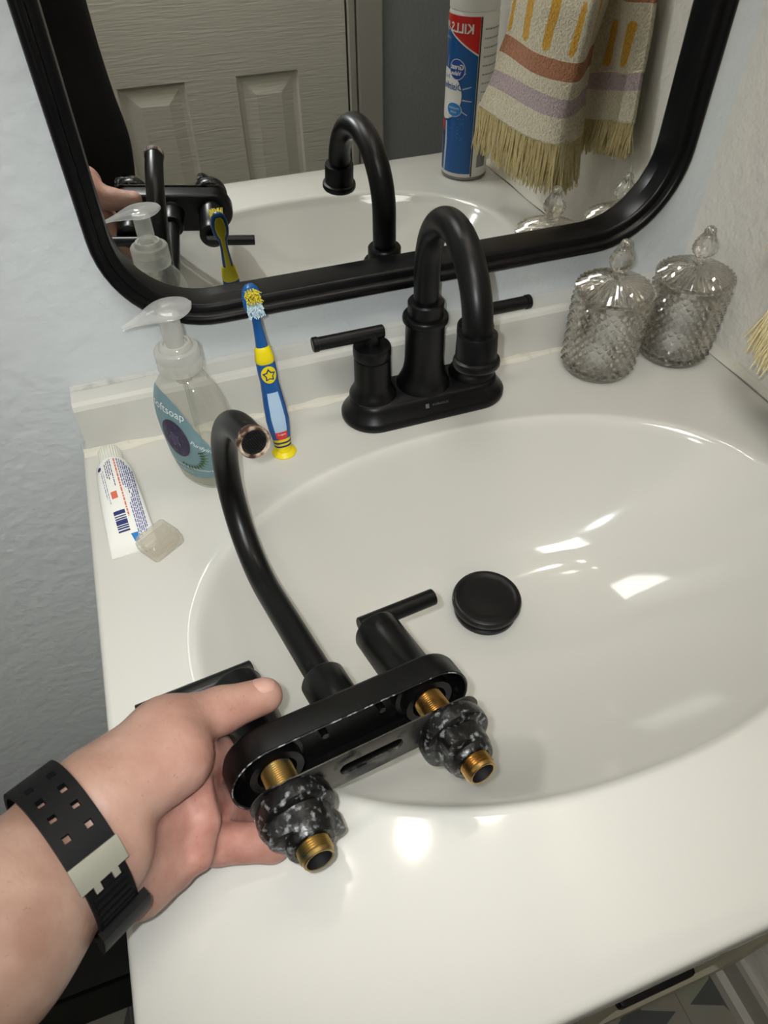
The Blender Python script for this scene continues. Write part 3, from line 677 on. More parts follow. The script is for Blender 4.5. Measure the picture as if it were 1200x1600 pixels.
# ------------------------------------------------------------------ old faucet held in the hand
S = .97
MF = Matrix(((.98459, -.05596, -.16567, .14759), (.15445, -.16588, .97398, -.38586), (-.08199, -.98456, -.15468, .04232), (0, 0, 0, 1)))
of = empty('old_faucet', (0, 0, 0), 'old black faucet held over the sink, brass threads and limescale showing', 'faucet')
of.matrix_world = MF
def sc(mb): mb.v = [(p[0]*S, p[1]*S, p[2]*S) for p in mb.v]; return mb
HL, HW = .0789, .0264
def st_(ins, z): return [q+Vector((0, .0017, 0)) for q in stadium(HL-ins, HW-ins, z, 22)]
b = MB(); b.rings([st_(.0018, .0165), st_(.0018, .0006), st_(.0011, 0), st_(0, .0006), st_(0, .0160), st_(.0008, .0182), st_(.0025, .0196), st_(.0045, .020)])
obp = sc(b).build('base_plate', M_blackold, of, angle=45)
M_wear = mat('worn_edge', '#141414', .4, noise=('#8f8f8d', 230, .50, .62))
b = MB(); b.rings([st_(.0004, .0003), st_(.0009, -.0002), st_(.0014, .0003)], capb=False, capt=False); sc(b).build('worn_rim', M_wear, obp)
for s in (-1, 1):
    b = MB(); b.lathe([(.0195, .0172), (.0195, .010), (.0170, .009), (.0165, .0015), (.0120, .0015), (.0118, .017)], 44, capb=False, capt=False); b.v = [(p[0]+s*.0508, p[1], p[2]) for p in b.v]
    sc(b).build('boss', M_blackold, obp)
for s, x in ((-1, -.018), (1, .020)):
    b = MB(); b.tube([(x, -.006, .0168), (x, -.006, .006)], [.0026, .0022], 12); sc(b).build('screw_post', M_blackold, obp)
for s in (-1, 1):
    x = s*.0508; b = MB(); pr = [(.0075, .012), (.0090, .012), (.0093, .005)]
    z = .003
    while z > -.0540: pr += [(.0096, z), (.0088, z-.0007)]; z -= .0014
    pr += [(.0086, -.0556), (.0080, -.0562), (.0072, -.0560)]
    b.lathe(pr, 40, capb=False, capt=False); b.v = [(p[0]+x, p[1], p[2]) for p in b.v]
    sh = sc(b).build('threaded_shank', M_brassg if s < 0 else M_brass, of, angle=25)
    b = MB(); b.lathe([(.0072, -.0560), (.0066, -.050), (.0064, -.030), (.0001, -.030)], 32, capb=False, capt=False); b.v = [(p[0]+x, p[1], p[2]) for p in b.v]
    sc(b).build('bore', M_hole, sh)
# mounting bracket: flat plate with a long slot
def ring2(ins, z): return stadium(.0735-ins, .0136-ins, z, 16)
def slot(ins, z): return [Vector((-p.x, p.y, p.z)) for p in stadium(.0235+ins, .0085+ins, z, 16)][::-1]
b = MB(); n = len(ring2(0, 0)); zb0, zb1 = -.0180, -.0164
def slot_al(ins, z):
    return stadium(.0205+ins, .0046+ins, z, 16)
b.rings([slot_al(0, zb1), ring2(.0006, zb1), ring2(0, zb1-.0004), ring2(0, zb0+.0004), ring2(.0006, zb0), slot_al(0, zb0), slot_al(0, zb1)], capb=False, capt=False)
TB = Matrix.Translation((0, -.0042, 0))
b.v = [tuple(TB @ Vector(p)) for p in b.v]
sc(b).build('mounting_bracket', M_steel, of, angle=40)
for s in (-1, 1):
    b = MB()
    def wing(a, r, z):
        k = max(0, math.cos(2*(a-.5-(.5 if s > 0 else 0))))**2
        if -.0435 < z < -.0312 and r > .0128: r = r+(.0085 if z < -.033 else .0060)*k**1.5
        return r, z
    b.lathe([(.0101, -.0185), (.0200, -.0185), (.0215, -.0200), (.0222, -.0225), (.0225, -.0275), (.0220, -.0300), (.0205, -.0312), (.0168, -.0316), (.0160, -.0335), (.0156, -.0390), (.0150, -.0425), (.0140, -.0438), (.0136, -.0465), (.0126, -.0478), (.0101, -.0478)], 64, mod=wing, capb=False, capt=False)
    b.v = [(p[0]+s*.0508, p[1], p[2]) for p in b.v]
    sc(b).build('wing_nut', M_cruft, of, angle=35)
for s in (-1, 1):
    b = MB(); b.lathe([(.0176, .0195), (.0172, .0215), (.0166, .0225), (.0166, .058), (.0166, .0705), (.0158, .0722), (.008, .0730), (.0001, .0730)], 44); b.v = [(p[0]+s*.0508, p[1], p[2]) for p in b.v]
    hb = sc(b).build('handle', M_blackold, of)
    b = MB(); a_, e_ = s*(.0508-.0081), s*(.0508+.0527)
    if s < 0: a_, e_ = -.0365, -.1115
    b.tube([(a_, 0, .0811), (a_+s*.0006, 0, .0811), (e_-s*.0006, 0, .0811), (e_, 0, .0811)], [.0056, .0062, .0062, .0056], 26)
    b.tube([(s*.0508, 0, .0728), (s*.0508, 0, .0811)], .0045, 16)
    if s < 0:
        Q = Matrix.Translation((-.0508, 0, 0)) @ Matrix.Rotation(math.radians(0), 4, 'Z') @ Matrix.Translation((.0508, 0, 0)); b.v = [tuple(Q @ Vector(p)) for p in b.v]
    sc(b).build('lever', M_blackold, hb, angle=30)
b = MB(); b.lathe([(.0168, .0195), (.0160, .0212), (.0150, .022), (.0150, .050), (.0142, .0512), (.0100, .0514)], 44); sc(b).build('spout_collar', M_blackold, of)
h1, R, PH, DD = .1439, .0674, 3.0374, .0203
pts = [(0, 0, z) for z in (.045, .08, .12, h1)]
for i in range(1, 37):
    q = PH*i/36; pts.append((0, -R+R*math.cos(q), h1+R*math.sin(q)))
e = Vector(pts[-1]); dv = Vector((0, -math.sin(PH), math.cos(PH))); pts += [tuple(e+dv*k) for k in (.008, DD-.001)]
b = MB(); b.tube(pts, .0096, 32, up=(1, 0, 0)); osp = sc(b).build('spout', M_blackold, of, angle=60)
b = MB(); Mx = frame_to(e+dv*DD, dv, (1, 0, 0)); b.lathe([(.0100, -.004), (.0104, -.003), (.0106, .0012), (.0098, .0026), (.0086, .0026), (.0082, .0010), (.0080, -.004)], 44, M=Mx, capb=False, capt=False)
M_rust = mat('rusty_limescale', '#b7a58f', .6, noise=('#3a1f14', 120, .42, .58), bump=(300, .6, .001, 5))
sc(b).build('aerator_ring', M_rust, osp)
b = MB(); b.lathe([(.0084, .0006), (.0001, .0006)], 32, M=Mx, capb=False, capt=False); sc(b).build('aerator', M_hole, osp)
b = MB()
for i in range(-4, 5):
    for j in range(-4, 5):
        x, y = (i+.5*(j % 2))*.0017, j*.0015
        if math.hypot(x, y) < .0072: b.lathe([(.0007, .0007), (.0006, .0013), (.0001, .0014)], 6, M=Mx @ Matrix.Translation((x, y, 0)), capb=False, capt=False)
sc(b).build('aerator_mesh', M_blackold, osp, smooth=False)['kind'] = 'stuff'

# ------------------------------------------------------------------ signed-distance modelling for the figure
def f_cap(X, a, b, r1, r2, n=None, q=1.0):
    """tapered limb from a to b; flattened along n by q"""
    a = np.array(a, float); b = np.array(b, float); p = X-a; d = b-a
    if n is not None:
        n = np.array(n, float); n /= np.linalg.norm(n); d0 = d-n*(d@n); t = np.clip((p@d)/(d@d), 0, 1)
        r = p-t[..., None]*d; c_ = r@n; r = r+(c_*(1/q-1))[..., None]*n
        return (np.sqrt((r*r).sum(-1))-(r1+(r2-r1)*t))*(.5+.5*q)
    t = np.clip((p@d)/(d@d), 0, 1); r = p-t[..., None]*d
    return np.sqrt((r*r).sum(-1))-(r1+(r2-r1)*t)
def smin(a, b, k): h = np.clip(.5+.5*(b-a)/k, 0, 1); return b+(a-b)*h-k*h*(1-h)
def nets(fn, lo, hi, h):
    """surface nets: closed quads of the zero level of fn on a grid"""
    lo = np.array(lo, float); hi = np.array(hi, float); n = np.ceil((hi-lo)/h).astype(int)+1
    ax_ = [lo[i]+h*np.arange(n[i]) for i in range(3)]
    V = np.empty(n, np.float32)
    for i in range(0, n[0], 24):
        X = np.stack(np.meshgrid(ax_[0][i:i+24], ax_[1], ax_[2], indexing='ij'), -1); V[i:i+24] = fn(X)
    ins = V < 0; m = n-1
    cnt = sum(ins[a:a+m[0], b:b+m[1], c:c+m[2]].astype(np.int8) for a in (0, 1) for b in (0, 1) for c in (0, 1))
    act = (cnt > 0) & (cnt < 8); idx = -np.ones(m, int); idx[act] = np.arange(act.sum()); I = np.argwhere(act)
    acc = np.zeros((len(I), 3)); num = np.zeros(len(I))
    cor = [(a, b, c) for a in (0, 1) for b in (0, 1) for c in (0, 1)]
    val = {c: V[I[:, 0]+c[0], I[:, 1]+c[1], I[:, 2]+c[2]] for c in cor}
    for c in cor:
        for k in range(3):
            if c[k]: continue
            d = list(c); d[k] = 1; d = tuple(d); va, vb = val[c], val[d]; s = (va < 0) != (vb < 0); t = np.where(s, va/(va-vb+1e-20), 0)
            P = np.array(c, float)[None].repeat(len(I), 0); P[:, k] = t; acc += P*s[:, None]; num += s
    verts = lo+(I+acc/num[:, None])*h; F = []
    for k in range(3):
        u, w = [i for i in range(3) if i != k]
        A = np.take(ins, range(n[k]-1), k); B = np.take(ins, range(1, n[k]), k); E_ = np.argwhere(A != B)
        ok = (E_[:, u] > 0) & (E_[:, w] > 0) & (E_[:, u] < m[u]) & (E_[:, w] < m[w]); E_ = E_[ok]
        q = []
        for du, dw in ((0, 0), (1, 0), (1, 1), (0, 1)):
            G = E_.copy(); G[:, u] -= du; G[:, w] -= dw; q.append(idx[G[:, 0], G[:, 1], G[:, 2]])
        q = np.stack(q, 1); fl2 = A[E_[:, 0], E_[:, 1], E_[:, 2]]
        if k == 1: fl2 = ~fl2
        q[~fl2] = q[~fl2][:, ::-1]; F.append(q)
    return verts, np.concatenate(F)

# joints of the left hand (world metres)
nf = (-fw.x, -fw.y, -fw.z)
WR = (0.0057, -0.4134, 0.0880); FO = (-0.0332, -0.4443, 0.1020)
def hand(X):
    palm = f_cap(X, (0.0109, -0.3995, 0.0594), WR, .0250, .0312, nf, .66)
    palm = smin(palm, f_cap(X, WR, FO, .0305, .0375, nf, .80), .010)
    palm = smin(palm, f_cap(X, FO, (-0.0744, -0.4715, 0.1075), .0375, .042, nf, .9), .015)
    palm = smin(palm, f_cap(X, (0.0095, -0.4193, 0.0633), (0.0335, -0.4137, 0.0358), .0185, .0165), .010)
    palm = smin(palm, f_cap(X, (0.0172, -0.4027, 0.0639), (0.0490, -0.3934, 0.0409), .0200, .0165), .010)
    palm = smin(palm, f_cap(X, (0.0169, -0.3871, 0.0751), (0.0529, -0.3725, 0.0539), .0200, .0150), .010)
    heel = f_cap(X, (0.0055, -0.4165, 0.0590), (0.0194, -0.4225, 0.0441), .018, .0175); palm = smin(palm, heel, .008)
    ridge_ = smin(f_cap(X, (0.0577, -0.3899, 0.0590), (0.0550, -0.4043, 0.0453), .0080, .0090), f_cap(X, (0.0550, -0.4043, 0.0453), (0.0487, -0.4170, 0.0375), .0090, .0088), .004)
    palm = smin(palm, ridge_, .0035)
    thenar = f_cap(X, (0.0187, -0.3979, 0.0948), (0.0505, -0.3829, 0.0838), .0235, .0212)
    palm = smin(palm, thenar, .0045)
    palm = smin(palm, f_cap(X, (0.0066, -0.3955, 0.0947), (0.0508, -0.3653, 0.0831), .0150, .0150), .012)
    th = smin(f_cap(X, (0.0468, -0.3666, 0.0834), (0.0778, -0.3582, 0.0703), .0150, .0128), f_cap(X, (0.0778, -0.3582, 0.0703), (0.1028, -0.3555, 0.0666), .0126, .0102), .004)
    d = smin(palm, th, .009)
    chains = [[((0.0572, -0.3750, 0.0599), .0140), ((0.0680, -0.3693, 0.0407), .0120), ((0.0793, -0.3553, 0.0155), .0098), ((0.0886, -0.3433, 0.0071), .0082)],
              [((0.0522, -0.3870, 0.0448), .0140), ((0.0600, -0.3877, 0.0232), .0126), ((0.0706, -0.3848, -0.0012), .0122), ((0.0854, -0.3698, -0.0122), .0095), ((0.0898, -0.3591, -0.0122), .0082)],
              [((0.0460, -0.4056, 0.0318), .0125), ((0.0581, -0.4086, 0.0218), .0112), ((0.0861, -0.4143, 0.0116), .0108), ((0.0969, -0.4062, 0.0002), .0095), ((0.0994, -0.3960, -0.0010), .0082)]]
    f = None
    for ch in chains:
        c_ = None
        for (a, ra), (b_, rb) in zip(ch, ch[1:]):
            q = f_cap(X, a, b_, ra, rb); c_ = q if c_ is None else smin(c_, q, .003)
        f = c_ if f is None else smin(f, c_, .0008)
    return smin(d, f, .0030)
HP = [(0.0105, -0.4057, 0.0785), WR, FO, (-0.0744, -0.4715, 0.1075), (0.1028, -0.3555, 0.0666), (0.0969, -0.4062, 0.0002), (0.0095, -0.4193, 0.0633), (0.0904, -0.3453, 0.0141), (0.0939, -0.3641, -0.0045)]
lo = np.min(HP, 0)-.05; hi = np.max(HP, 0)+.065
hv, hf = nets(hand, lo, hi, .0017)
# kneeling figure behind the camera
SHL, SHR = (-.28, -.74, .36), (.04, -.80, .36); ELB = np.array((-0.0744, -0.4715, 0.1075)); NK = (-.09, -.80, .40); PEL = (-.09, -.86, -.33)
HIL, HIR = (-.19, -.85, -.36), (.01, -.85, -.36); KNL, KNR = (-.21, -.64, -.725), (.03, -.64, -.725); ANL, ANR = (-.20, -1.0, -.755), (.02, -1.0, -.755)
ELR, HNR = (.045, -.90, .08), (.055, -.665, .37)
EL2 = tuple(ELB+np.array([-.03, -.02, -.02]))
yv = (0, 1, 0)
def torso(X, g=0, k=.05):
    d = f_cap(X, (-.09, -.82, .26), (-.065, -.85, -.02), .165+g, .160+g, yv, .66)
    d = smin(d, f_cap(X, (-.065, -.85, -.02), PEL, .160+g, .165+g, yv, .72), k); return d
def arms(X, g=0):
    d = f_cap(X, SHL, EL2, .056+g, .047+g); d = smin(d, f_cap(X, SHR, ELR, .054+g, .042+g), .01); d = smin(d, f_cap(X, ELR, HNR, .040+g, .026+g), .01)
    d = smin(d, f_cap(X, (-.17, -.79, .34), SHL, .06+g, .056+g), .03); return smin(d, f_cap(X, (-.01, -.8, .34), SHR, .06+g, .054+g), .03)
def legs(X, g=0):
    d = None
    for hp, kn, an in ((HIL, KNL, ANL), (HIR, KNR, ANR)):
        q = smin(f_cap(X, hp, kn, .085+g, .060+g), f_cap(X, kn, an, .055+g, .040+g), .02); d = q if d is None else smin(d, q, .01)
    return d
def body(X):
    d = smin(torso(X), arms(X), .05); d = smin(d, legs(X), .05)
    d = smin(d, f_cap(X, NK, (-.09, -.76, .50), .055, .05), .03)
    d = smin(d, f_cap(X, (-.09, -.755, .565), (-.09, -.70, .53), .080, .055), .025)
    d = smin(d, f_cap(X, (-.09, -.75, .60), (-.09, -.79, .60), .075, .072), .03)
    d = smin(d, f_cap(X, (-.09, -.660, .555), (-.09, -.648, .535), .010, .015), .012)
    for s in (-1, 1): d = smin(d, f_cap(X, (-.09+s*.076, -.77, .575), (-.09+s*.080, -.775, .54), .012, .010), .008)
    d = smin(d, f_cap(X, ELR, HNR, .040, .029), .02); d = smin(d, f_cap(X, HNR, (.055, -.64, .41), .032, .026, (1, 0, 0), .6), .02)
    for i in range(4): d = smin(d, f_cap(X, (.065, -.630-.002*i, .395+.017*i), (.040, -.605, .395+.018*i), .009, .008), .004)
    d = smin(d, f_cap(X, (.050, -.655, .385), (.075, -.620, .38), .011, .009), .006)
    for an in (ANL, ANR): d = smin(d, f_cap(X, an, (an[0], an[1]-.10, -.775), .035, .022), .02)
    return smin(d, f_cap(X, EL2, tuple(ELB), .045, .044), .03)
bv, bf = nets(body, (-.42, -1.16, -.80), (.22, -.52, .70), .011)
def skin_mat():
    m = mat('skin', '#b98a70', .46, spec=.35, sss=.05); nt = m.node_tree; N = nt.nodes; L = nt.links; b = N['Principled BSDF']
    tc = N.new('ShaderNodeTexCoord'); at = N.new('ShaderNodeAttribute'); at.attribute_name = 'palm'
    def ramp(f, stops):
        r = N.new('ShaderNodeValToRGB'); e = r.color_ramp.elements
        e[0].position, e[0].color = stops[0][0], col(stops[0][1]); e[1].position, e[1].color = stops[1][0], col(stops[1][1])
        L.new(f, r.inputs['Fac']); return r.outputs['Color']
    def nz(sc_, det): 
        n = N.new('ShaderNodeTexNoise'); n.inputs['Scale'].default_value = sc_; n.inputs['Detail'].default_value = det; L.new(tc.outputs['Object'], n.inputs['Vector']); return n.outputs['Fac']
    def mix(f, a, b_, mode='MIX'):
        n = N.new('ShaderNodeMix'); n.data_type = 'RGBA'; n.blend_type = mode
        if isinstance(f, float): n.inputs['Factor'].default_value = f
        else: L.new(f, n.inputs['Factor'])
        L.new(a, n.inputs['A']); L.new(b_, n.inputs['B']); return n.outputs['Result']
    arm = ramp(nz(45, 5), ((.35, '#937262'), (.7, '#a88a7a'))); pal = ramp(nz(70, 5), ((.35, '#a06c60'), (.7, '#ba8c7e')))
    c0 = mix(at.outputs['Fac'], arm, pal)
    fr = ramp(nz(420, 2), ((.66, '#ffffff'), (.78, '#a58570'))); c1 = mix(.3, c0, fr, 'MULTIPLY')
    L.new(c1, b.inputs['Base Color'])
    u = N.new('ShaderNodeBump'); u.inputs['Strength'].default_value = .28; u.inputs['Distance'].default_value = .0012
    ad = N.new('ShaderNodeMath'); ad.operation = 'ADD'; L.new(nz(260, 4), ad.inputs[0]); L.new(nz(60, 3), ad.inputs[1]); L.new(ad.outputs[0], u.inputs['Height']); L.new(u.outputs['Normal'], b.inputs['Normal'])
    return m
M_skin = skin_mat()
me = mesh(np.concatenate([hv, bv]), list(hf)+list(bf+len(hv)))
# smooth the net a little
bm = bmesh.new(); bm.from_mesh(me); bmesh.ops.smooth_vert(bm, verts=bm.verts[:], factor=.5, use_axis_x=True, use_axis_y=True, use_axis_z=True); bmesh.ops.smooth_vert(bm, verts=bm.verts[:], factor=.4, use_axis_x=True, use_axis_y=True, use_axis_z=True)
bmesh.ops.recalc_face_normals(bm, faces=bm.faces[:]); bm.to_mesh(me); bm.free()
at = me.attributes.new('palm', 'FLOAT', 'POINT')
co = np.empty(len(me.vertices)*3); me.vertices.foreach_get('co', co); co = co.reshape(-1, 3); wr = np.array(WR)
ctr = np.array((0.0591, -0.3963, 0.0345)); at.data.foreach_set('value', np.clip(1.25-np.linalg.norm(co-ctr, axis=1)/.075, 0, 1).astype(np.float32))
person = link('person', me, M_skin); tag(person, 'person in dark clothes, left hand holding the old faucet over the sink', 'person')
# thumb nail laid on the thumb tip
tA, tB = Vector((0.0778, -0.3582, 0.0703)), Vector((0.1028, -0.3555, 0.0666)); ta = (tB-tA).normalized(); nn = Vector((.10, .30, .95)); nn = (nn-ta*nn.dot(ta)).normalized(); ns = ta.cross(nn)
Pn = []
for i in range(13):
    row = []
    for j in range(11):
        q = -1+2*j/10; s = i/12; L_ = .0125; half = .95*math.sqrt(max(0, 1-(max(0, .35-s)/.35)**2))*math.sqrt(max(0, 1-(max(0, s-.75)/.27)**2)) if 0 < s < 1 else .15
        an = q*half*.72; r = .01075-.0010*s+.0004*math.cos(q*1.5); cpt = tB+ta*(-.0055+L_*s*.95)
        row.append(cpt+(nn*math.cos(an)+ns*math.sin(an))*(r-.0022*max(0, s-.5)**2*4))
    Pn.append(row)
MB().grid(Pn).build('thumbnail', mat('nail', '#b58d80', .2, spec=.7), person)
def face_y(x, z):
    ys = np.linspace(-.56, -.80, 241); D = body(np.stack([np.full(241, x), ys, np.full(241, z)], -1)); k = np.where(D < 0)[0]; return ys[k[0]] if len(k) else -.68
M_eye = mat('eye_white', '#d8d4cc', .2); M_iris = mat('iris', '#2c1f16', .2); M_lip = mat('lips', '#8f5a52', .4)
for s in (-1, 1):
    ex, ez_ = -.09+s*.031, .580; ey = face_y(ex, ez_)
    b = MB(); b.lathe([(.0005, -.010)]+[(.0105*math.sin(q), -.0105*math.cos(q)) for q in np.linspace(.2, pi-.2, 9)]+[(.0005, .0104)], 18, M=frame_to((ex, ey-.0055, ez_), (0, 1, 0)) @ Matrix.Diagonal((1.15, .72, 1, 1))); e_b = b.build('eye', M_eye, person)
    MB().lathe([(.0045, .0088), (.0040, .0108), (.0001, .0114)], 16, M=frame_to((ex, ey-.0055, ez_), (0, 1, 0)), capb=False).build('iris', M_iris, e_b)
for dz, hh in ((.0030, .0030), (-.0035, .0038)):
    b = MB(); b.tube([(-.09+x, face_y(-.09+x, .503+dz)+.0005, .503+dz) for x in np.linspace(-.022, .022, 9)], [hh*math.sqrt(max(.02, 1-(x/.0225)**2)) for x in np.linspace(-.022, .022, 9)], 10); b.build('lip', M_lip, person)
sv, sf = nets(lambda X: smin(smin(torso(X, .014), arms(X, .011), .05), f_cap(X, (-.09, -.80, .36), (-.09, -.79, .41), .075, .066), .03), (-.46, -1.06, -.40), (.24, -.50, .46), .012)
link('shirt', mesh(sv, sf), M_shirt, person)
tv, tf = nets(lambda X: smin(legs(X, .012), f_cap(X, (-.09, -.85, -.20), PEL, .158, .180, yv, .74), .05), (-.40, -1.10, -.80), (.22, -.50, -.16), .013)
tv[:, 2] = np.maximum(tv[:, 2], ZF+.001)
link('trousers', mesh(tv, tf), M_jeans, person)
hv2, hf2 = nets(lambda X: np.maximum(smin(f_cap(X, (-.09, -.76, .585), (-.09, -.80, .60), .092, .092), f_cap(X, (-.09, -.80, .55), (-.09, -.815, .52), .08, .06), .03), -f_cap(X, (-.09, -.66, .545), (-.09, -.60, .48), .085, .1)), (-.22, -.95, .42), (.05, -.62, .72), .009)
link('hair', mesh(hv2, hf2), M_hair, person)

# ------------------------------------------------------------------ wristwatch: rubber strap, steel clasp
c1, c2 = Vector((0.0116, -0.4094, 0.0851)), Vector((-0.0081, -0.4202, 0.0901)); wa = (c2-c1).normalized(); wid = .022; e2 = Vector(nf); e2 = (e2-wa*e2.dot(wa)).normalized(); e1 = e2.cross(wa)   # e1 points down-right in view
ww = empty('wristwatch', (c1+c2)/2, 'black rubber strap watch with a steel clasp on the wrist', 'watch')
NP_ = 96; tq = np.linspace(-.4, 1.4, 7); rs = np.linspace(.012, .06, 97); RAD = np.zeros((len(tq), NP_)); wc = np.array((c1+c2)/2)
for i, t in enumerate(tq):   # measure the wrist so that the strap lies on it
    for k in range(NP_):
        q = 2*pi*k/NP_; dq = np.array(e1*math.sin(q)+e2*math.cos(q)); X = wc+np.array(wa)*((t-.5)*wid)+rs[:, None]*dq; D = hand(X); out = np.where(D > 0)[0]; RAD[i, k] = rs[out[0]] if len(out) else .06
RAD = np.minimum(RAD, .040)
for _ in range(10): RAD = .5*RAD+.25*np.roll(RAD, 1, 1)+.25*np.roll(RAD, -1, 1)
RAD = np.maximum(RAD, RAD.mean(0, keepdims=True)); base = np.polyfit(tq, RAD, 1)
def ws(phi, t, r=0):
    """phi 0 faces the viewer, t 0 (hand side) .. 1 (arm side)"""
    x = (phi/(2*pi)*NP_) % NP_; k = int(x); f = x-k; c_ = base[:, k % NP_]*(1-f)+base[:, (k+1) % NP_]*f
    R_ = c_[0]*t+c_[1]+.0006+r; return wa*((t-.5)*wid)+e1*(R_*math.sin(phi))+e2*(R_*math.cos(phi))
def strap(name, p0, p1, t0, t1, r0, r1, m, parent, holes=(), nu=60, nt=22):
    phis = np.linspace(p0, p1, nu+1); ts2 = np.linspace(t0, t1, nt+1); b = MB(); V = {}
    def inh(i, j):
        pm = (phis[i]+phis[i+1])/2; tm = (ts2[j]+ts2[j+1])/2
        return any(abs(pm-hp) < hw and abs(tm-ht) < hh for hp, ht, hw, hh in holes)
    def vid(i, j, k):
        key = (i, j, k)
        if key not in V: V[key] = len(b.v); b.v.append(tuple(ws(phis[i], ts2[j], (r0, r1)[k])))
        return V[key]
    solid = [[not inh(i, j) for j in range(nt)] for i in range(nu)]
    for i in range(nu):
        for j in range(nt):
            if not solid[i][j]: continue
            b.f.append((vid(i, j, 1), vid(i+1, j, 1), vid(i+1, j+1, 1), vid(i, j+1, 1))); b.f.append((vid(i, j, 0), vid(i, j+1, 0), vid(i+1, j+1, 0), vid(i+1, j, 0)))
            for di, dj, q in ((-1, 0, ((i, j), (i, j+1))), (1, 0, ((i+1, j+1), (i+1, j))), (0, -1, ((i+1, j), (i, j))), (0, 1, ((i, j+1), (i+1, j+1)))):
                a_, c_ = i+di, j+dj
                if 0 <= a_ < nu and 0 <= c_ < nt and solid[a_][c_]: continue
                (x1, y1), (x2, y2) = q; b.f.append((vid(x1, y1, 0), vid(x2, y2, 0), vid(x2, y2, 1), vid(x1, y1, 1)))
    b.mi = [0]*len(b.f); return b.build(name, m, parent, angle=50)
holes = [(-.30-.27*i, t, .05, .075) for i in range(6) for t in (.27, .73)]
strap('strap', -pi*1.05, .02, 0, 1, .0004, .0032, M_rubber, ww, holes, 120, 26)
strap('strap', .30, pi*.97, .06, .94, .0002, .0028, M_rubber, ww)
cl = strap('clasp', -.02, .27, -.02, 1.02, .0022, .0046, M_watchm, ww, (), 6, 4)
for t in (.30, .70): strap('clasp_lug', .25, .36, t-.07, t+.07, .0024, .0044, M_watchm, cl, (), 4, 3)
for i in range(5): strap('strap_rib', .40+.09*i, .44+.09*i, .14, .86, .0024, .0036, M_rubber, ww, (), 3, 3)
strap('keeper', .86, 1.34, -.10, 1.0, .0020, .0068, M_rubber, ww, (), 12, 4)
strap('watch_case', pi-.55, pi+.55, -.35, 1.35, .0010, .0110, M_rubber, ww, (), 16, 8)
# ------------------------------------------------------------------ hand towel on a ring
tr = empty('towel_ring', (W_, -.23, .50), 'metal towel ring on the right wall holding the fringed towel', 'towel ring')
MB().lathe([(.022, 0), (.022, .004), (.012, .008), (.008, .030), (.0001, .031)], 32, M=frame_to((0, 0, 0), (-1, 0, 0))).build('wall_plate', M_lampm, tr)
b = MB(); b.tube([(-.028+.0*i, .075*math.sin(2*pi*i/40), -.072+.075*math.cos(2*pi*i/40)) for i in range(41)], .0035, 12, caps=False); b.build('ring', M_lampm, tr)
TF = {'hem': [(.5572, -.3459, .1253), (.5697, -.2524, .1202), (.5793, -.1800, .1280), (.6120, -.1844, .1341)],
      'lavB': [(.5595, -.3286, .1539), (.5713, -.2403, .1521), (.5790, -.1815, .1556), (.6120, -.1880, .1650)],
      'lavT': [(.5605, -.3209, .1704), (.5711, -.2416, .1720), (.5794, -.1799, .1728), (.6120, -.1910, .1820)],
      'orB': [(.5612, -.3158, .1935), (.5712, -.2408, .1880), (.5798, -.1762, .1925), (.6120, -.1920, .2030)],
      'orT': [(.5625, -.3066, .2122), (.5719, -.2354, .2085), (.5802, -.1736, .2111), (.6120, -.1925, .2235)],
      'top': [(.5629, -.3030, .2453), (.5725, -.2312, .2520), (.5810, -.1678, .2600), (.6120, -.1821, .2627)],
      'mid': [(.5750, -.2900, .335), (.5850, -.2400, .335), (.592, -.1850, .335), (.612, -.190, .335)],
      'ring': [(.6060, -.2650, .415), (.6080, -.2420, .418), (.6100, -.2150, .415), (.616, -.205, .412)]}
VV = {'hem': 0, 'lavB': .14, 'lavT': .245, 'orB': .31, 'orT': .42, 'top': .70, 'mid': 1.0, 'ring': 1.3}
TBk = {'hem': [(.628, -.2250, .1390), (.628, -.1700, .1515), (.628, -.1174, .1634)], 'lavB': [(.628, -.2250, .1700), (.628, -.1690, .1820), (.628, -.1212, .1945)],
       'lavT': [(.628, -.2260, .1870), (.628, -.1710, .1990), (.628, -.1249, .2098)], 'gap': [(.628, -.2260, .1876), (.628, -.1710, .1996), (.628, -.1250, .2104)], 'orB': [(.628, -.2260, .2560), (.628, -.1740, .2623), (.628, -.1301, .2674)],
       'orT': [(.628, -.2260, .2700), (.628, -.1745, .2760), (.628, -.1330, .2820)], 'mid': [(.628, -.2500, .335), (.628, -.2000, .335), (.628, -.1650, .335)],
       'ring': [(.627, -.2600, .415), (.627, -.2350, .418), (.627, -.2050, .415)]}
VB = {'hem': 0, 'lavB': .14, 'lavT': .2445, 'gap': .43, 'orB': .98, 'orT': 1.09, 'mid': 1.2, 'ring': 1.3}
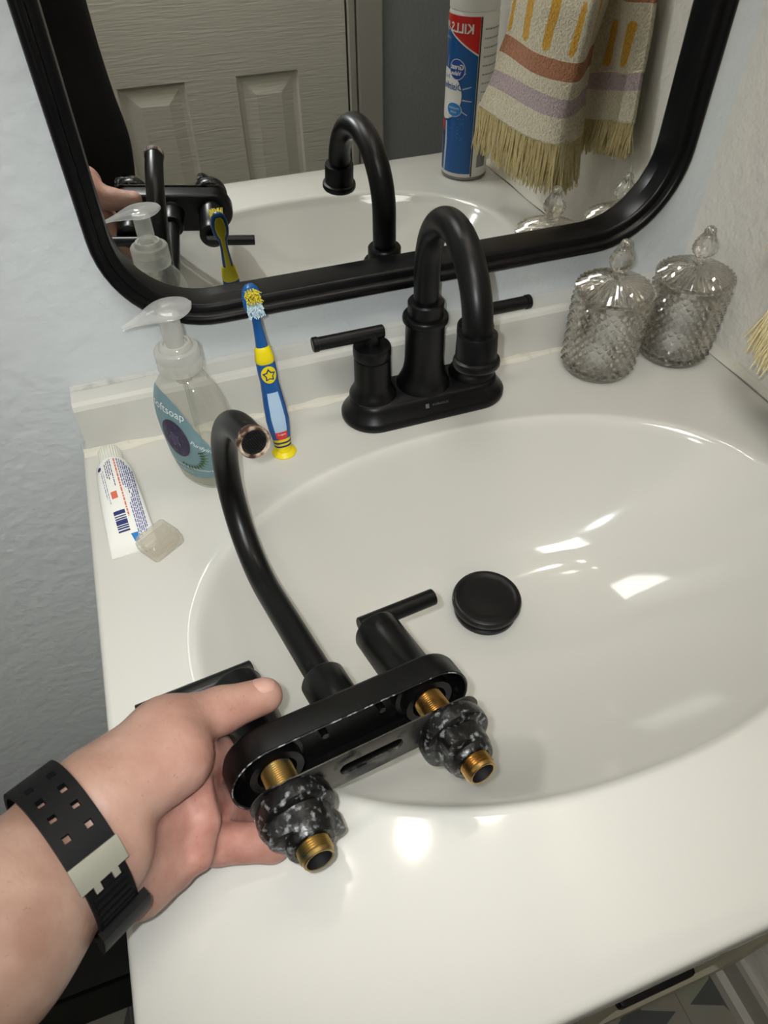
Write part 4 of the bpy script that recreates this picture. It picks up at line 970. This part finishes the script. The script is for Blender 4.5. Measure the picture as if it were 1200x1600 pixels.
def towel_mat():
    m = mat('terry_cloth', '#d8cfb4', .95); nt = m.node_tree; N = nt.nodes; L = nt.links; b = N['Principled BSDF']
    uv = N.new('ShaderNodeUVMap'); uv.uv_map = 'UVMap'; sp = N.new('ShaderNodeSeparateXYZ'); L.new(uv.outputs[0], sp.inputs[0])
    mi_ = N.new('ShaderNodeMath'); mi_.operation = 'DIVIDE'; mi_.inputs[1].default_value = 1.3; L.new(sp.outputs[1], mi_.inputs[0])
    r = N.new('ShaderNodeValToRGB'); r.color_ramp.interpolation = 'CONSTANT'; e = r.color_ramp.elements
    cr, lv, og = '#d9d0b6', '#bba8a9', '#ad7350'
    st = [(0, cr), (.14, lv), (.245, cr), (.31, og), (.42, cr), (.98, og), (1.09, cr)]
    e[0].position = 0; e[0].color = col(cr); e[1].position = .14/1.3; e[1].color = col(lv)
    for p, c_ in st[2:]: q = e.new(p/1.3); q.color = col(c_)
    L.new(mi_.outputs[0], r.inputs['Fac'])
    tc = N.new('ShaderNodeTexCoord'); n = N.new('ShaderNodeTexNoise'); n.inputs['Scale'].default_value = 420; n.inputs['Detail'].default_value = 3; L.new(tc.outputs['Object'], n.inputs['Vector'])
    at_ = N.new('ShaderNodeAttribute'); at_.attribute_name = 'dash'
    k = N.new('ShaderNodeMix'); k.data_type = 'RGBA'; L.new(at_.outputs['Fac'], k.inputs['Factor']); L.new(r.outputs[0], k.inputs['A']); k.inputs['B'].default_value = col('#d3a02c')
    k2 = N.new('ShaderNodeMix'); k2.data_type = 'RGBA'; k2.blend_type = 'MULTIPLY'; k2.inputs['Factor'].default_value = .5
    rr = N.new('ShaderNodeValToRGB'); rr.color_ramp.elements[0].position = .35; rr.color_ramp.elements[0].color = (.45, .45, .45, 1); rr.color_ramp.elements[1].position = .6; L.new(n.outputs['Fac'], rr.inputs['Fac'])
    L.new(k.outputs['Result'], k2.inputs['A']); L.new(rr.outputs[0], k2.inputs['B']); L.new(k2.outputs['Result'], b.inputs['Base Color'])
    u = N.new('ShaderNodeBump'); u.inputs['Strength'].default_value = .8; u.inputs['Distance'].default_value = .002; L.new(n.outputs['Fac'], u.inputs['Height']); L.new(u.outputs['Normal'], b.inputs['Normal'])
    b.inputs['Sheen Weight'].default_value = .2; return m
M_terry = towel_mat(); M_fringe = mat('fringe_yarn', '#ddd0a6', .9, noise=('#cdb878', 300, .45, .7))
tw = empty('hand_towel', (W_-.03, -.23, .12), 'cream fringed hand towel with yellow dashes, orange and lavender bands', 'towel')
TO = Vector(tw.location)
def cat(p0, p1, p2, p3, t): return .5*(2*p1+(p2-p0)*t+(2*p0-5*p1+4*p2-p3)*t*t+(3*p1-p0-3*p2+p3)*t**3)
def spl(pts, u):
    x = u*(len(pts)-1); i = min(int(x), len(pts)-2); t = x-i; g = lambda k: np.array(pts[max(0, min(len(pts)-1, k))], float); return cat(g(i-1), g(i), g(i+1), g(i+2), t)
def cloth(name, T, Vv, nu, dashes, seed):
    keys = list(T); vs = [Vv[k] for k in keys]; nv = 130; vv = np.linspace(0, vs[-1], nv); G = []; UV = []; D = []
    def at_v(i_u, v):
        col_ = [spl(T[k], i_u) for k in keys]; j = max(0, min(len(vs)-2, int(np.searchsorted(vs, v, 'right'))-1)); t = (v-vs[j])/(vs[j+1]-vs[j])
        p = col_[j]*(1-t)+col_[j+1]*t; return p
    for i in range(nu):
        u = i/(nu-1); keyc = [spl(T[k], u) for k in keys]; K = np.array(keyc); row = np.stack([np.interp(vv, vs, K[:, c_]) for c_ in range(3)], 1)
        for _ in range(6): row[1:-1] = .25*row[:-2]+.5*row[1:-1]+.25*row[2:]
        row[:, 0] += .004*np.sin(u*11+vv*2+seed)*np.clip(vv*2+.2, 0, 1)
        G.append(row)
    G = np.array(G); b = MB(); b.grid(G-np.array(TO)); o = b.build(name, M_terry, tw, angle=180)
    me = o.data; uvl = me.uv_layers.new(name='UVMap'); da = me.attributes.new('dash', 'FLOAT', 'POINT'); vals = np.zeros(nu*nv, np.float32); uvs = np.zeros((nu*nv, 2))
    for i in range(nu):
        u = i/(nu-1)
        for j in range(nv):
            uvs[i*nv+j] = (u, .44 if 'gap' in T and .2445 < vv[j] < .44 else vv[j])
            for (uc, w, v0, v1, ln) in dashes:
                x = (u-uc-ln*(vv[j]-v0))/w; y = vv[j]; rr_ = .035
                yy = (v0+rr_-y)/rr_ if y < v0+rr_ else ((y-v1+rr_)/rr_ if y > v1-rr_ else 0)
                if yy < 1 and abs(x) < math.sqrt(max(0, 1-yy*yy)): vals[i*nv+j] = 1
    da.data.foreach_set('value', vals)
    li = np.empty(len(me.loops), int); me.loops.foreach_get('vertex_index', li); uvl.data.foreach_set('uv', uvs[li].ravel().astype(np.float32))
    md = o.modifiers.new('thick', 'SOLIDIFY'); md.thickness = .004; md.offset = 0
    return G[:, 0]
h1_ = cloth('front_panel', TF, VV, 150, [(.035, .022, .45, .90, .06), (.21, .03, .45, .90, .05), (.40, .03, .45, .90, .04), (.585, .03, .45, .72, .10), (.86, .02, .45, .9, 0)], 0)
h2_ = cloth('back_panel', TBk, VB, 110, [(.36, .045, .47, .84, .04), (.70, .06, .47, .84, .10)], 2)
g = random.Random(12)
for nm, hem, n_, ln in (('fringe', h1_, 560, .055), ('fringe', h2_, 300, .036)):
    b = MB()
    for i in range(n_):
        x = (i+g.random())/n_*(len(hem)-1); k = min(int(x), len(hem)-2); p = Vector(hem[k]*(1-x+k)+hem[k+1]*(x-k))-TO
        cl_ = math.sin(i*.33)*.004; L1 = ln*g.uniform(.72, 1.05)
        dx = g.uniform(-.006, .006); dy2 = g.uniform(-.006, .006)+cl_; p.x += g.uniform(-.0018, .0018)
        b.tube([p+Vector((0, 0, .001)), p+Vector((dx*.35, dy2*.3, -L1*.4)), p+Vector((dx*.8, dy2*.8, -L1*.75)), p+Vector((dx, dy2*1.2, -L1))], [.0009, .0010, .0009, .0006], 4)
    b.build(nm, M_fringe, tw, smooth=False)['kind'] = 'stuff'

# ------------------------------------------------------------------ disinfectant can at the front right of the deck
CC = Vector((.5905, -.4500, .0003)); RC = .0335
ca = empty('spray_can', CC, 'blue, red and white disinfectant spray can on the sink deck by the towel', 'spray can')
MB().lathe([(.028, .002), (.0310, .0), (.0335, .0012), (.0338, .0035), (.0332, .005)], 64, capt=False).build('bottom_rim', M_cansil, ca)
canb = MB().lathe([(.0325, .004), (RC, .0055), (RC, .206), (.0325, .210), (.0315, .2125)], 64).build('can_body', M_canw, ca)
MB().lathe([(.0322, .2105), (.0332, .2115), (.0334, .2135), (.0332, .262), (.031, .268), (.020, .2705), (.0001, .271)], 64).build('spray_cap', M_canw, ca)
PH0 = math.atan2(.90, -.43)
def cs(off):
    # u: degrees around the can from the mirror-facing side (positive = reading direction), z: height
    def fn(u, z):
        a = PH0+math.radians(u); return ((RC+off)*math.cos(a), (RC+off)*math.sin(a), z)
    return fn
def curve_pts(f, a, b, n=24): return [(a+(b-a)*i/n, f(a+(b-a)*i/n)) for i in range(n+1)]
lbl = decal('label', [curve_pts(lambda u: .010, -16, 150)+curve_pts(lambda u: .206, 150, -16)], cs(.0002), M_canb, canb, 9)
decal('red_band', [curve_pts(lambda u: .163+.00034*(u+16), -16, 150)+[(150, .206), (-16, .206)]], cs(.0004), M_canr, lbl, 9)
decal('white_line', [curve_pts(lambda u: .1615+.00034*(u+16), -16, 150)+curve_pts(lambda u: .1635+.00034*(u+16), 150, -16)], cs(.0005), M_canw, lbl, 9)
def csw(u0, zc, k=1):  # arc-length units around (u0, zc)
    f = cs(.0009*k)
    return lambda x, y: f(u0+math.degrees(x/RC), zc+y)
M_pale = mat('can_pale_blue', '#a9b6c6', .35)
for i in range(16):
    q = 2*pi*i/16+.1; decal('ray', [[(.0300*math.cos(q-.035), .0300*math.sin(q-.035)), (.047*math.cos(q-.012), .047*math.sin(q-.012)), (.047*math.cos(q+.012), .047*math.sin(q+.012)), (.0300*math.cos(q+.035), .0300*math.sin(q+.035))]] if .3 < math.sin(q)+.9 else [rect(0, .001, 0, .001)], csw(72, .112, .35), M_pale, lbl, .006)
decal('disc', [ellipse(0, 0, .0335, .0335)], csw(72, .112, .5), M_cand, lbl, .006); decal('disc', [ellipse(0, 0, .0322, .0322)], csw(72, .112, .7), M_canw, lbl, .006)
decal('oval', [ellipse(0, 0, .0126, .0126)], csw(33, .1450, .8), M_canw, lbl, .005); decal('oval', [ellipse(0, 0, .0118, .0118)], csw(33, .1450, 1), M_oval, lbl, .005)
text_decal('lettering', 'Great', .0088, csw(33, .1480, 1.3), M_canw, lbl, bold=.00025); text_decal('lettering', 'Value', .0070, csw(35, .1405, 1.3), M_canw, lbl, bold=.0002)
text_decal('lettering', 'KILLS 99.9%', .0150, csw(62, .1920, 1), M_canw, lbl, bold=.0003); text_decal('lettering', 'of bacteria', .0045, csw(75, .1795, 1), M_canw, lbl)
text_decal('lettering', 'fresh', .0070, csw(66, .1345, 1), M_canl, lbl); text_decal('lettering', 'Disinfectant', .0120, csw(64, .1235, 1), M_canb, lbl, bold=.0002)
decal('badge', [ellipse(0, 0, .0125, .0092)], csw(36, .0955, .8), M_canw, lbl, .005); decal('badge', [ellipse(0, 0, .0118, .0085)], csw(36, .0955, 1), M_canl, lbl, .005)
text_decal('lettering', 'mountain', .0046, csw(36, .0978, 1.3), M_canw, lbl); text_decal('lettering', 'scent', .0046, csw(36, .0928, 1.3), M_canw, lbl)
decal('gradient_stripe', [[(58, .0105), (66, .0105), (62, .05), (64, .078), (57, .078), (54, .05)]], cs(.0005), M_pale, lbl, 9)
decal('corner_panel', [[(67, .0105), (120, .0105), (120, .078), (66, .078), (63, .05)]], cs(.0006), M_cand, lbl, 9)
text_decal('lettering', 'FRESH', .0085, (lambda f: lambda x, y: f(76+math.degrees(y/RC), .045+x))(cs(.001)), M_pale, lbl, ang=0)
decal('corner_flag', [[(67, .064), (95, .064), (95, .078), (66, .078)]], cs(.0008), M_canr, lbl, 9)
g = random.Random(5); bub = [ellipse(g.uniform(8, 52), g.uniform(.055, .086), 1.1*k, .00062*k, 8) for k in [g.uniform(.5, 1.6) for _ in range(34)]]
decal('bubbles', bub, cs(.0007), M_canl, lbl); decal('seam', [rect(-20.5, -17, .006, .206)], cs(.0002), mat('can_seam', '#3a352c', .35), canb, 9)
prn = []
for k in range(11):
    z = .192-.0105*k; u = -28
    while u > -80: w = g.uniform(3, 8); prn.append(rect(u-w, u, z-.0009, z+.0009)); u -= w+1.6
decal('fine_print', prn, cs(.0003), M_grey, canb, 9)
decal('barcode', [rect(-60+k*2.6, -60+k*2.6+g.uniform(.8, 1.8), .018, .052) for k in range(11)], cs(.0003), mat('bar_grey', '#4c4d50', .6), canb)

# ------------------------------------------------------------------ waste bin beside the cabinet
bi = empty('waste_bin', (-.25, -.165, ZF), 'black waste bin on the floor left of the vanity, under the wrist', 'waste bin')
b = MB(); rr4 = lambda g_, z, r: rrect(-.17-g_, .17+g_, -.115-g_, .115+g_, r, z, 8)
b.rings([rr4(-.012, 0, .018), rr4(-.009, .004, .02), rr4(.004, .186, .022), rr4(.006, .196, .022), rr4(.003, .202, .02), rr4(-.01, .204, .02)]); b.build('body', M_bin, bi, angle=40)
b = MB(); el = lambda a, c_, z: [Vector((-.03+a*math.cos(2*pi*i/48), -.018+c_*math.sin(2*pi*i/48), z-.114)) for i in range(48)]
b.rings([el(.113, .092, .3175), el(.113, .092, .323), el(.110, .089, .326), el(.104, .083, .325), el(.098, .078, .320), el(.05, .04, .3185)]); b.build('lid', M_binlid, bi, angle=40)

# ------------------------------------------------------------------ vanity lamp above the mirror, added ceiling fill light
vl = empty('vanity_light', (.32, .004, 1.16), 'three-globe vanity light on the wall above the mirror', 'light fixture')
b = MB(); b.box((-.26, -.025, -.05), (.26, -.001, .05), bev=.006); b.build('back_plate', M_lampm, vl)
M_bulb = bpy.data.materials.new('warm_bulb'); M_bulb.use_nodes = True; nt = M_bulb.node_tree; nt.nodes.remove(nt.nodes['Principled BSDF'])
em = nt.nodes.new('ShaderNodeEmission'); em.inputs[0].default_value = (1, .90, .77, 1); em.inputs[1].default_value = 32
nt.links.new(em.outputs[0], [n for n in nt.nodes if n.type == 'OUTPUT_MATERIAL'][0].inputs[0])
for x in (-.18, 0, .18):
    b = MB(); b.lathe([(.03, 0), (.032, .02), (.022, .045), (.018, .05)], 28, M=frame_to((x, -.024, 0), (0, -1, 0))); sk = b.build('socket', M_lampm, vl)
    b = MB(); b.lathe([(.014, .045), (.020, .052)]+[(.029*math.sin(q), .079-.029*math.cos(q)) for q in np.linspace(.7, pi-.01, 14)], 28, M=frame_to((x, -.024, 0), (0, -1, 0))); b.build('bulb', M_bulb, sk)

cd = empty('added_ceiling_fill', (-.12, -.92, ZC), 'unseen glowing ceiling panel added to soften the light over the sink', 'light fixture')  # added out of view as a broad soft fill, not a known fixture
b = MB()
for x0, x1, y0, y1 in ((-.31, .31, -.27, -.25), (-.31, .31, .25, .27), (-.31, -.29, -.25, .25), (.29, .31, -.25, .25)): b.box((x0, y0, -.022), (x1, y1, -.001))
b.build('frame', M_trim, cd, smooth=False)
M_panel = bpy.data.materials.new('fill_glow'); M_panel.use_nodes = True; nt = M_panel.node_tree; nt.nodes.remove(nt.nodes['Principled BSDF'])
em = nt.nodes.new('ShaderNodeEmission'); em.inputs[0].default_value = (1, .98, .94, 1); em.inputs[1].default_value = 9.0
nt.links.new(em.outputs[0], [n for n in nt.nodes if n.type == 'OUTPUT_MATERIAL'][0].inputs[0])
MB().box((-.29, -.25, -.018), (.29, .25, -.004)).build('fill_emitter', M_panel, cd, smooth=False)
